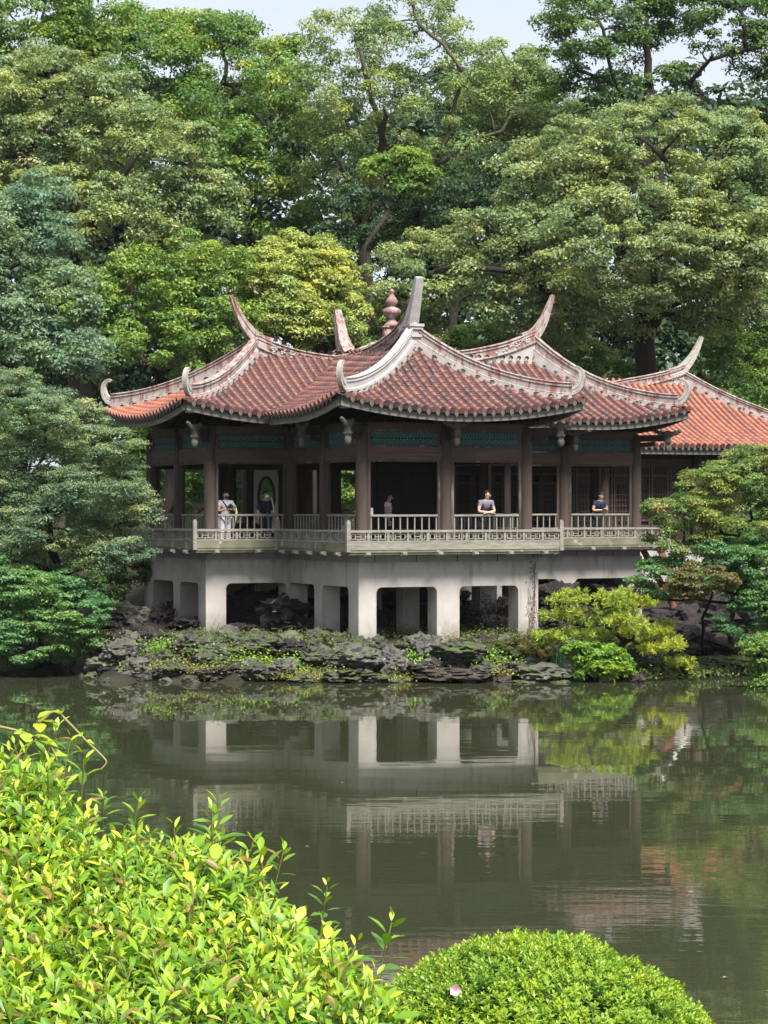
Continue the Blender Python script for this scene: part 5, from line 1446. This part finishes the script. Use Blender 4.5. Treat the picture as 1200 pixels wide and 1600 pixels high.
def ear_loops(root, hp, Rm, mat):
    mb = MB(); mb.ellipsoid(hp(0, -.048, -.045), (.072, .060, .052), 12, 8, rot=Rm); mb.build('face_mask', mat, root, True)

M['cloth_grey'] = cloth('grey blue cotton', (.20, .21, .27)); M['cloth_navy'] = cloth('navy cotton', (.025, .04, .085)); M['cloth_black'] = cloth('black cotton', (.012, .014, .024))
M['cloth_white'] = cloth('white cotton', (.68, .69, .74)); M['denim'] = cloth('dark trousers', (.018, .022, .035)); M['canvas'] = cloth('cream canvas', (.72, .68, .56)); M['mask_white'] = cloth('white mask', (.78, .78, .78)); M['mask_black'] = cloth('black mask', (.03, .03, .033))

# man leaning on the rail, looking to the side
J = joints(.24, {'L': (.25, -.26, 1.06, .044), 'R': (-.25, -.26, 1.06, .044)}, {'L': (-.02, -.40, 1.03, .029), 'R': (.05, -.44, 1.02, .029)})
def pack(root, J, hp, Rm, so):
    for q in (-1, 1):
        mb = MB(); mb.tube([(.10 * q, -.05, 1.34), (.115 * q, -.25, 1.33), (.12 * q, -.29, 1.22), (.13 * q, -.23, 1.08), (.15 * q, -.08, 1.0)], [.028] * 5, 6); mb.build('backpack_strap', M['cloth_black'], root, True)
    mb = MB(); mb.ellipsoid((0, .07, 1.18), (.16, .11, .22), 12, 8); mb.build('backpack', M['cloth_black'], root, True)
person('man in grey t-shirt with backpack leaning on the porch rail looking sideways', 3.86, .36, 0, J, M['cloth_grey'], M['denim'], yaw=R(38), hands=[('L', (-1, -.25, -.1), (0, 0, 1)), ('R', (1, .15, -.1), (0, 0, 1))], extra=pack)
# man looking down at his phone
J = joints(.24, {'L': (.25, -.22, 1.08, .044), 'R': (-.24, -.22, 1.07, .044)}, {'L': (.06, -.42, 1.12, .029), 'R': (-.03, -.43, 1.08, .029)})
def phone(root, J, hp, Rm, so):
    mb = MB(); mb.box((.03, -.50, 1.14), (.075, .02, .15), .2); mb.build('phone', M['cloth_black'], root)
person('man in navy t-shirt leaning on the right rail looking down at his phone', 10.35, 5.44, 0, J, M['cloth_navy'], M['denim'], yaw=R(12), pitch=R(28), hands=[('L', (-.4, -.8, .2), (0, .2, 1)), ('R', (.7, -.6, .3), (0, .2, 1))], extra=phone)
# woman with white mask and tote bag
def tote(root, J, hp, Rm, so):
    ear_loops(root, hp, Rm, M['mask_white'])
    mb = MB(); mb.tube([(.15, .06, 1.40), (.16, -.05, 1.44), (.19, -.12, 1.2), (.25, -.08, .88)], [.022] * 4, 5); mb.tube([(.25, .08, .88), (.2, .1, 1.2), (.15, .06, 1.40)], [.02] * 3, 5)
    mb.build('tote_strap', M['canvas'], root, True)
    mb = MB(); mb.box((.30, 0, .66), (.09, .34, .44)); mb.build('tote_bag', M['canvas'], root)
    for k in range(4):
        mb = MB(); mb.ellipsoid((0, -.115 - .012 * (k < 2), 1.34 - k * .11), (.009, .006, .009), 6, 4); mb.build('button', M['mask_white'], so)
person('person in loose navy shirt with white mask and cream shoulder bag looking up', -.52, 5.75, 0, joints(0, h=.96), M['cloth_black'], M['denim'], yaw=R(30), pitch=R(-14), hands=[('L', (0, -.1, -1), (-1, 0, 0)), ('R', (0, -.1, -1), (1, 0, 0))], extra=tote, sleeves=.95, hair_long=True)
# person in white with black mask holding a camera
J = joints(.03, {'L': (.27, -.10, 1.10, .044), 'R': (-.25, -.10, 1.10, .044)}, {'L': (.10, -.27, 1.18, .029), 'R': (-.06, -.27, 1.17, .029)}, .96)
def camera_(root, J, hp, Rm, so):
    ear_loops(root, hp, Rm, M['mask_black'])
    mb = MB(); mb.box((.02, -.37, 1.19), (.14, .06, .09)); mb.lathe([(.035, 0), (.035, .07)], (0.02, -.37, 1.2), 10); mb.build('hand_camera', M['cloth_black'], root)
    mb = MB(); mb.tube([(-.14, -.08, 1.38), (-.02, -.15, 1.2), (.14, -.12, 1.0)], [.02] * 3, 5); mb.build('bag_strap', M['cloth_black'], root, True)
    mb = MB(); mb.tube([(.27, -.16, 1.16), (.27, -.20, 1.02), (.20, -.18, .55)], [.012, .035, .012], 8); mb.tube([(.27, -.16, 1.16), (.25, -.16, 1.24), (.21, -.16, 1.2)], [.012] * 3, 6); mb.build('folded_umbrella', M['canvas'], root, True)
person('person in white top and black mask holding a camera beside the left front column', -1.78, 5.75, 0, J, M['cloth_white'], M['cloth_white'], yaw=R(14), hands=[('L', (-.6, -.7, 0), (0, 0, 1)), ('R', (.6, -.7, 0), (0, 0, 1))], extra=camera_)
# two visitors in the dark inside of the porch
J = joints(.04, {'L': (.25, -.08, 1.02, .044), 'R': (-.25, -.08, 1.02, .044)}, {'L': (.10, -.28, 1.05, .029), 'R': (-.08, -.28, 1.05, .029)}, .93)
def paper(root, J, hp, Rm, so):
    mb = MB(); mb.box((0, -.36, 1.06), (.28, .012, .2)); mb.build('leaflet', M['mask_white'], root)
person('dim visitor reading a white leaflet in the dark porch left bay', .62, 1.3, 0, J, M['cloth_black'], M['denim'], yaw=R(10), pitch=R(12), hands=[('L', (-.5, -.8, 0), (0, 0, 1)), ('R', (.5, -.8, 0), (0, 0, 1))], extra=paper)
def stripes(root, J, hp, Rm, so):
    for k in range(5):
        mb = MB(); mb.tube([(.165 * math.cos(a), .125 * math.sin(a) , 1.02 + k * .07) for a in [2 * math.pi * i / 16 for i in range(17)]], .011, 4); mb.build('shirt_stripe', M['cloth_black'], so)
person('dim visitor in striped shirt standing deep in the dark porch', 2.35, 3.4, R(60), joints(0, h=.92), M['cloth_white'], M['cloth_black'], hands=[('L', (0, -.1, -1), (-1, 0, 0)), ('R', (0, -.1, -1), (1, 0, 0))], extra=stripes)

# ------------------------------------------------------------------ foreground shrubs on the near bank
def leaf_shape(L, W, curl, fold):
    """leaf along +x from the origin: 11 vertices, 12 triangles"""
    st = [(.0, .0), (.25, .72), (.55, 1.0), (.82, .58), (1.0, .0)]
    mid = [Vector((L * s, 0, -curl * L * s * s)) for s, _ in st]
    vs = [mid[0], mid[4]]; 
    for k in (1, 2, 3):
        w = W / 2 * st[k][1]
        vs += [mid[k] + Vector((0, w, fold * w)), mid[k], mid[k] + Vector((0, -w, fold * w))]
    fs = [(0, 3, 2), (0, 4, 3), (2, 3, 6, 5), (3, 4, 7, 6), (5, 6, 9, 8), (6, 7, 10, 9), (8, 9, 1), (9, 10, 1)]
    return vs, fs

def shoot_arrays(r, n=12, L=.055, W=.018, stem=.10, spread=1.0, tip=True):
    """whorled shoot growing along +z; returns verts, tris, tint (per tri)"""
    V, Fc, T = [], [], []
    for k in range(n):
        f = k / (n - 1); az = k * 2.4 + r.uniform(-.3, .3)
        el = R(r.uniform(-8, 22) + 52 * f ** 1.6) / spread
        s = (1.05 - .55 * f ** 2) * r.uniform(.8, 1.2)
        vs, fs = leaf_shape(L * s, W * s * r.uniform(.85, 1.15), r.uniform(.05, .3) * (1 - .4 * f), r.uniform(.2, .55))
        m = Matrix.Translation((0, 0, stem * (.15 + .85 * f))) @ Matrix.Rotation(az, 4, 'Z') @ Matrix.Rotation(-el, 4, 'Y') @ Matrix.Translation((.004, 0, 0)) @ Matrix.Rotation(r.uniform(-.4, .4), 4, 'X')
        o_ = len(V); V += [m @ v for v in vs]
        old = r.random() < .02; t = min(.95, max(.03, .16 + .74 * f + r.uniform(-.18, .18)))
        for q in fs:
            for tri in ([q] if len(q) == 3 else [(q[0], q[1], q[2]), (q[0], q[2], q[3])]): Fc.append(tuple(i + o_ for i in tri)); T.append(t if not old else 1.0)
    o_ = len(V); rr = .0014
    for z in (-.07, stem * .95):
        for k in range(3): V.append(Vector((rr * math.cos(k * 2.1), rr * math.sin(k * 2.1), z)))
    for k in range(3):
        k2 = (k + 1) % 3; Fc += [(o_ + k, o_ + k2, o_ + 3 + k2), (o_ + k, o_ + 3 + k2, o_ + 3 + k)]; T += [.0, .0]
    return np.array([tuple(v) for v in V]), np.array(Fc), np.array(T)

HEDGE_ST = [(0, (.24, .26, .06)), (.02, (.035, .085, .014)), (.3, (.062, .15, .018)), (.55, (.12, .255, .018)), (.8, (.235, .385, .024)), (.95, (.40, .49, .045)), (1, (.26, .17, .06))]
hm_ = leaf_mat('hedge leaves', HEDGE_ST, .34, .42, .4, 5)
def hedge():
    r = random.Random(3)
    var = [shoot_arrays(r, r.randint(10, 14), r.uniform(.029, .040), r.uniform(.0095, .013), r.uniform(.055, .09)) for _ in range(6)]
    big = [shoot_arrays(r, 8, .046, .025, .06, 1.3) for _ in range(2)]
    vm = [np_mesh('shoot', V, Fc, hm_, T, True) for V, Fc, T in var + big]
    allv = var + big
    base = Vector((-.45, 4.2, 2.85)); root = empty('leafy_hedge', base)
    tag(root, 'bright yellow green leafy hedge filling the lower left foreground', 'hedge')
    # skyline of the hedge in photo pixels
    sx = [-80, 0, 45, 80, 110, 140, 180, 230, 330, 385, 420, 472, 525, 565, 610]; sy = [1262, 1256, 1228, 1250, 1305, 1362, 1368, 1356, 1366, 1425, 1470, 1515, 1562, 1605, 1690]
    top = lambda x: float(np.interp(x, sx, sy))
    def depth(px, py):
        f = (1660 - py) / 420; return 3.35 + 1.25 * max(0, f) + .25 * (px < 150) * max(0, (1300 - py) / 150)
    pts = []
    def try_add(px, py, below, mind):
        Y = depth(px, py) + r.uniform(-.10, .10); p = P(px, py, Y); p.z -= below
        for q, b in pts:
            if b == below and (q - p).length < mind: return
        pts.append((p, below))
    for _ in range(12000):
        px = r.uniform(-90, 655); py = top(px) + 18 + (1720 - top(px)) * r.random() ** .9
        if py > 1720 or py < top(px) + 12: continue
        try_add(px, py, 0.0, .0225)
    for _ in range(4200):
        px = r.uniform(-90, 640); py = top(px) + 40 + (1700 - top(px)) * r.random()
        if py > 1720: continue
        try_add(px, py, .06, .038)
    for _ in range(300):                                   # skyline sprigs
        px = r.uniform(-60, 640); try_add(px, top(px) + r.uniform(6, 30), 0.001, .05)
    # tall single sprigs standing above the skyline
    for px, py in ((335, 1300), (425, 1360), (500, 1425), (520, 1500), (60, 1180), (95, 1195), (30, 1200), (585, 1520), (80, 1215), (125, 1240), (160, 1270), (200, 1300), (375, 1350), (330, 1330), (418, 1400)): pts.append((P(px, py + 42, depth(px, py)), -1))
    items = []
    for p, b in pts:
        k = r.randrange(6) if r.random() > .14 else 6 + r.randrange(2)
        ax = Vector((r.gauss(.06, .30), r.gauss(-.22, .28), 1)).normalized() if b != -1 else Vector((r.gauss(.05, .12), r.gauss(-.1, .1), 1)).normalized()
        s = r.uniform(.8, 1.2) * (1.25 if b == -1 else 1)
        if b == -1: k = r.randrange(6)
        m = Matrix.Translation(p - base) @ ax.to_track_quat('Z', 'Y').to_matrix().to_4x4() @ Matrix.Rotation(r.uniform(0, 6.28), 4, 'Z') @ Matrix.Scale(s, 4)
        items.append((p.y + (100 if b > .01 else 0), m, k))
    items.sort(key=lambda t: t[0])
    for _, m, k in items[:300]:
        o_ = link('shoot', vm[k], root); o_.matrix_local = m
    Vs, Fs, Ts, n = [], [], [], 0
    for _, m, k in items[300:]:
        V, Fc, T = allv[k]; mm = np.array(m); Vs.append(V @ mm[:3, :3].T + mm[:3, 3]); Fs.append(Fc + n); Ts.append(T); n += len(V)
    if Vs:
        o_ = link('shoots', np_mesh('shoots', np.concatenate(Vs), np.concatenate(Fs), hm_, np.concatenate(Ts), True), root); o_['kind'] = 'stuff'
    # dark sheet inside the hedge, stems and shade put into its colour
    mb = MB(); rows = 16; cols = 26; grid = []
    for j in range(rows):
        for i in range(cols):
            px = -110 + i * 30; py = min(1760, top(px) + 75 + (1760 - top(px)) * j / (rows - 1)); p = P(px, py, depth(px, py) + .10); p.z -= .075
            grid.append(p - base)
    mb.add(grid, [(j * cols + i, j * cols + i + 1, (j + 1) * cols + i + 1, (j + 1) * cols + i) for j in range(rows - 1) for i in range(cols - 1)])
    ob = mb.build('dark_core', surf('hedge inner stems and shade', [(.3, (.012, .022, .006)), (.7, (.035, .055, .014))], 40, .9, .8, 60), root)
    for i in range(16):
        mb = MB(); x = r.uniform(-.65, .45); yy = r.uniform(3.6, 4.8); q = Vector((x, yy, gz(x, yy) - .05)) - base
        limb(mb, q, q + Vector((r.uniform(-.1, .1), r.uniform(-.1, .1), r.uniform(.6, .75))), .014, .006, r, 5, .1); mb.build('branch', M['bark'], root)
    return len(items)
hedge()

# vine tendrils reaching over the hedge
def tendril(name, label, pix, Y, rad, lf):
    pts = interp([P(x, y, Y) for x, y in pix], 30); b = pts[0]
    root = empty(name, b); tag(root, label, 'vine')
    mb = MB(); mb.tube([p - b for p in pts], [rad * (1 - .5 * i / 30) for i in range(31)], 5)
    mb.build('stem', surf('tendril stem', [(.3, (.16, .14, .05)), (.7, (.27, .24, .09))], 8, .7, 0), root, True)
    r = random.Random(6)
    for f, s in lf:
        q = pts[int(f * 30)] - b; vs, fs = leaf_shape(.030 * s, .024 * s, .2, .3)
        m = Matrix.Translation(q) @ Matrix.Rotation(r.uniform(0, 6.28), 4, 'Z') @ Matrix.Rotation(r.uniform(-1.2, .6), 4, 'Y') @ Matrix.Rotation(r.uniform(-.8, .8), 4, 'X')
        mb = MB(); mb.add([m @ v for v in vs], fs, r.uniform(.8, 1)); mb.build('leaf', hm_, root)
tendril('vine_tendril', 'thin vine tendril arching out over the water from the hedge', [(60, 1130), (85, 1112), (108, 1130), (135, 1158), (160, 1182), (166, 1192), (157, 1203)], 4.3, .0028, [(0, 1), (.05, 1.1), (.12, .9), (.25, .8), (.2, .5), (.45, .5), (.5, .6), (.02, 1.1)])
tendril('vine_tendril', 'short vine tendril entering from the left frame edge above the hedge', [(-20, 1132), (20, 1140), (50, 1150), (78, 1165), (90, 1190)], 4.4, .0028, [(.4, 1), (.5, 1.1), (.6, 1.2), (.75, 1.1), (.9, 1.2), (.3, .7), (.68, 1)])
tendril('vine_tendril', 'dry brown vine stem hanging down the middle of the hedge', [(292, 1362), (302, 1400), (296, 1440), (318, 1468), (340, 1495)], 3.75, .002, [(.0, .8), (.5, .5)])

def dome():
    r = random.Random(8); rg = np.random.default_rng(8)
    c = Vector(((832 - 600) / F * 8, 8.0, 2.393)); ra, rc = .74, .85
    base = Vector((c.x, c.y, gz(c.x, c.y) - .05)); root = empty('clipped_shrub', base)
    tag(root, 'clipped dome shrub of fine bright green sprigs in the lower right foreground', 'shrub')
    var = []
    for _ in range(8):
        V, Fc, T = [], [], []
        n = r.randint(9, 12)
        for k in range(n):
            f = k / (n - 1); L = .020 * r.uniform(.8, 1.2) * (1.1 - .4 * f); W = .0072
            az = k * 2.4 + r.uniform(-.3, .3); el = R(5 + 62 * f ** 1.4)
            m = Matrix.Translation((0, 0, .026 * f)) @ Matrix.Rotation(az, 4, 'Z') @ Matrix.Rotation(-el, 4, 'Y')
            o_ = len(V); V += [m @ Vector(p) for p in ((0, 0, 0), (L * .5, W / 2, .001), (L, 0, -.001), (L * .5, -W / 2, .001))]
            Fc.append((o_, o_ + 1, o_ + 2, o_ + 3)); T.append(min(1, max(0, .3 + .55 * f + r.uniform(-.15, .15))))
        var.append((np.array([tuple(v) for v in V]), np.array(Fc), np.array(T)))
    N = 9500; d = unit(rg.normal(size=(N * 3, 3))); d = d[(d[:, 2] > -.05) & (d[:, 1] < .45)][:N]
    bump = 1 + .022 * wob(d * 2.2, 3) + .016 * wob(d * 7, 5) + rg.normal(scale=.011, size=len(d))
    Vs, Fs, Ts, n = [], [], [], 0
    shade = .5 + .5 * wob(d * 5, 9)
    for i in range(len(d)):
        V, Fc, T = var[r.randrange(8)]
        ax = Vector((d[i, 0] / ra, d[i, 1] / ra, d[i, 2] / rc)).normalized(); ax = (ax + Vector((r.gauss(0, .25), r.gauss(0, .25), .35 + r.gauss(0, .2)))).normalized()
        m = Matrix.Translation(Vector((d[i, 0] * ra, d[i, 1] * ra, d[i, 2] * rc)) * bump[i] + c - base - ax * .02) @ ax.to_track_quat('Z', 'Y').to_matrix().to_4x4() @ Matrix.Rotation(r.uniform(0, 6.3), 4, 'Z') @ Matrix.Scale(r.uniform(.75, 1.35), 4)
        mm = np.array(m); Vs.append(V @ mm[:3, :3].T + mm[:3, 3]); Fs.append(Fc + n); Ts.append(np.clip(T + .12 * (shade[i] - .5) + r.uniform(-.12, .12), 0, 1)); n += len(V)
    m_ = leaf_mat('clipped shrub leaves', [(0, (.040, .11, .012)), (.35, (.095, .215, .020)), (.7, (.22, .36, .030)), (1, (.36, .46, .055))], .3, .4, .45, 6)
    o_ = link('sprigs', np_mesh('sprigs', np.concatenate(Vs), np.concatenate(Fs), m_, np.concatenate(Ts)), root); o_['kind'] = 'stuff'
    mb = MB(); mb.ellipsoid(c - base, (ra * .955, ra * .955, rc * .955), 40, 24); mb.build('dark_core', surf('clipped shrub dark core', [(.3, (.012, .028, .006)), (.7, (.04, .075, .014))], 60, .9, .8, 80), root, True)  # solid dark green core closing the gaps behind the sprigs
    # a few pale broad leaves and a weed poking through
    mb = MB()
    for k in range(26):
        an = r.uniform(-1.2, 1.2); h = r.uniform(.3, .98); q = Vector((ra * math.sqrt(1 - h * h) * math.sin(an), -ra * math.sqrt(1 - h * h) * math.cos(an), rc * h)) * 1.02 + c - base
        vs, fs = leaf_shape(r.uniform(.025, .05), r.uniform(.01, .016), .2, .3); m = Matrix.Translation(q) @ Matrix.Rotation(r.uniform(0, 6.3), 4, 'Z') @ Matrix.Rotation(r.uniform(-.9, .1), 4, 'Y')
        mb = MB(); mb.add([m @ v for v in vs], fs, r.uniform(.55, .95)); mb.build('weed_leaf', hm_, root)
    # pink flower
    fx = (711 - 850) / F * 7.36; fq = P(711, 1549, 7.34)
    fo = empty('azalea_flower', fq); tag(fo, 'single pale pink azalea blossom on the clipped dome shrub', 'flower')
    pm = surf('pink petal', [(.3, (.62, .25, .42)), (.7, (.75, .42, .55))], 20, .6, 0)
    for k in range(5):
        vs, fs = leaf_shape(.024, .022, -.15, .3); m = Matrix.Rotation(R(70), 4, 'X') @ Matrix.Rotation(k * 2 * math.pi / 5, 4, 'Z') @ Matrix.Rotation(R(-35), 4, 'Y')
        mb = MB(); mb.add([m @ v for v in vs], fs); mb.build('petal', pm, fo)
dome()
blades('grass_stalks', 'thin pale grass stalks right of the clipped dome shrub', 'grass tuft', [(1.05, 8.0, 2.55), (1.10, 8.1, 2.5)], .45, .003, 14, G_GRASS, 91, .04, .12)
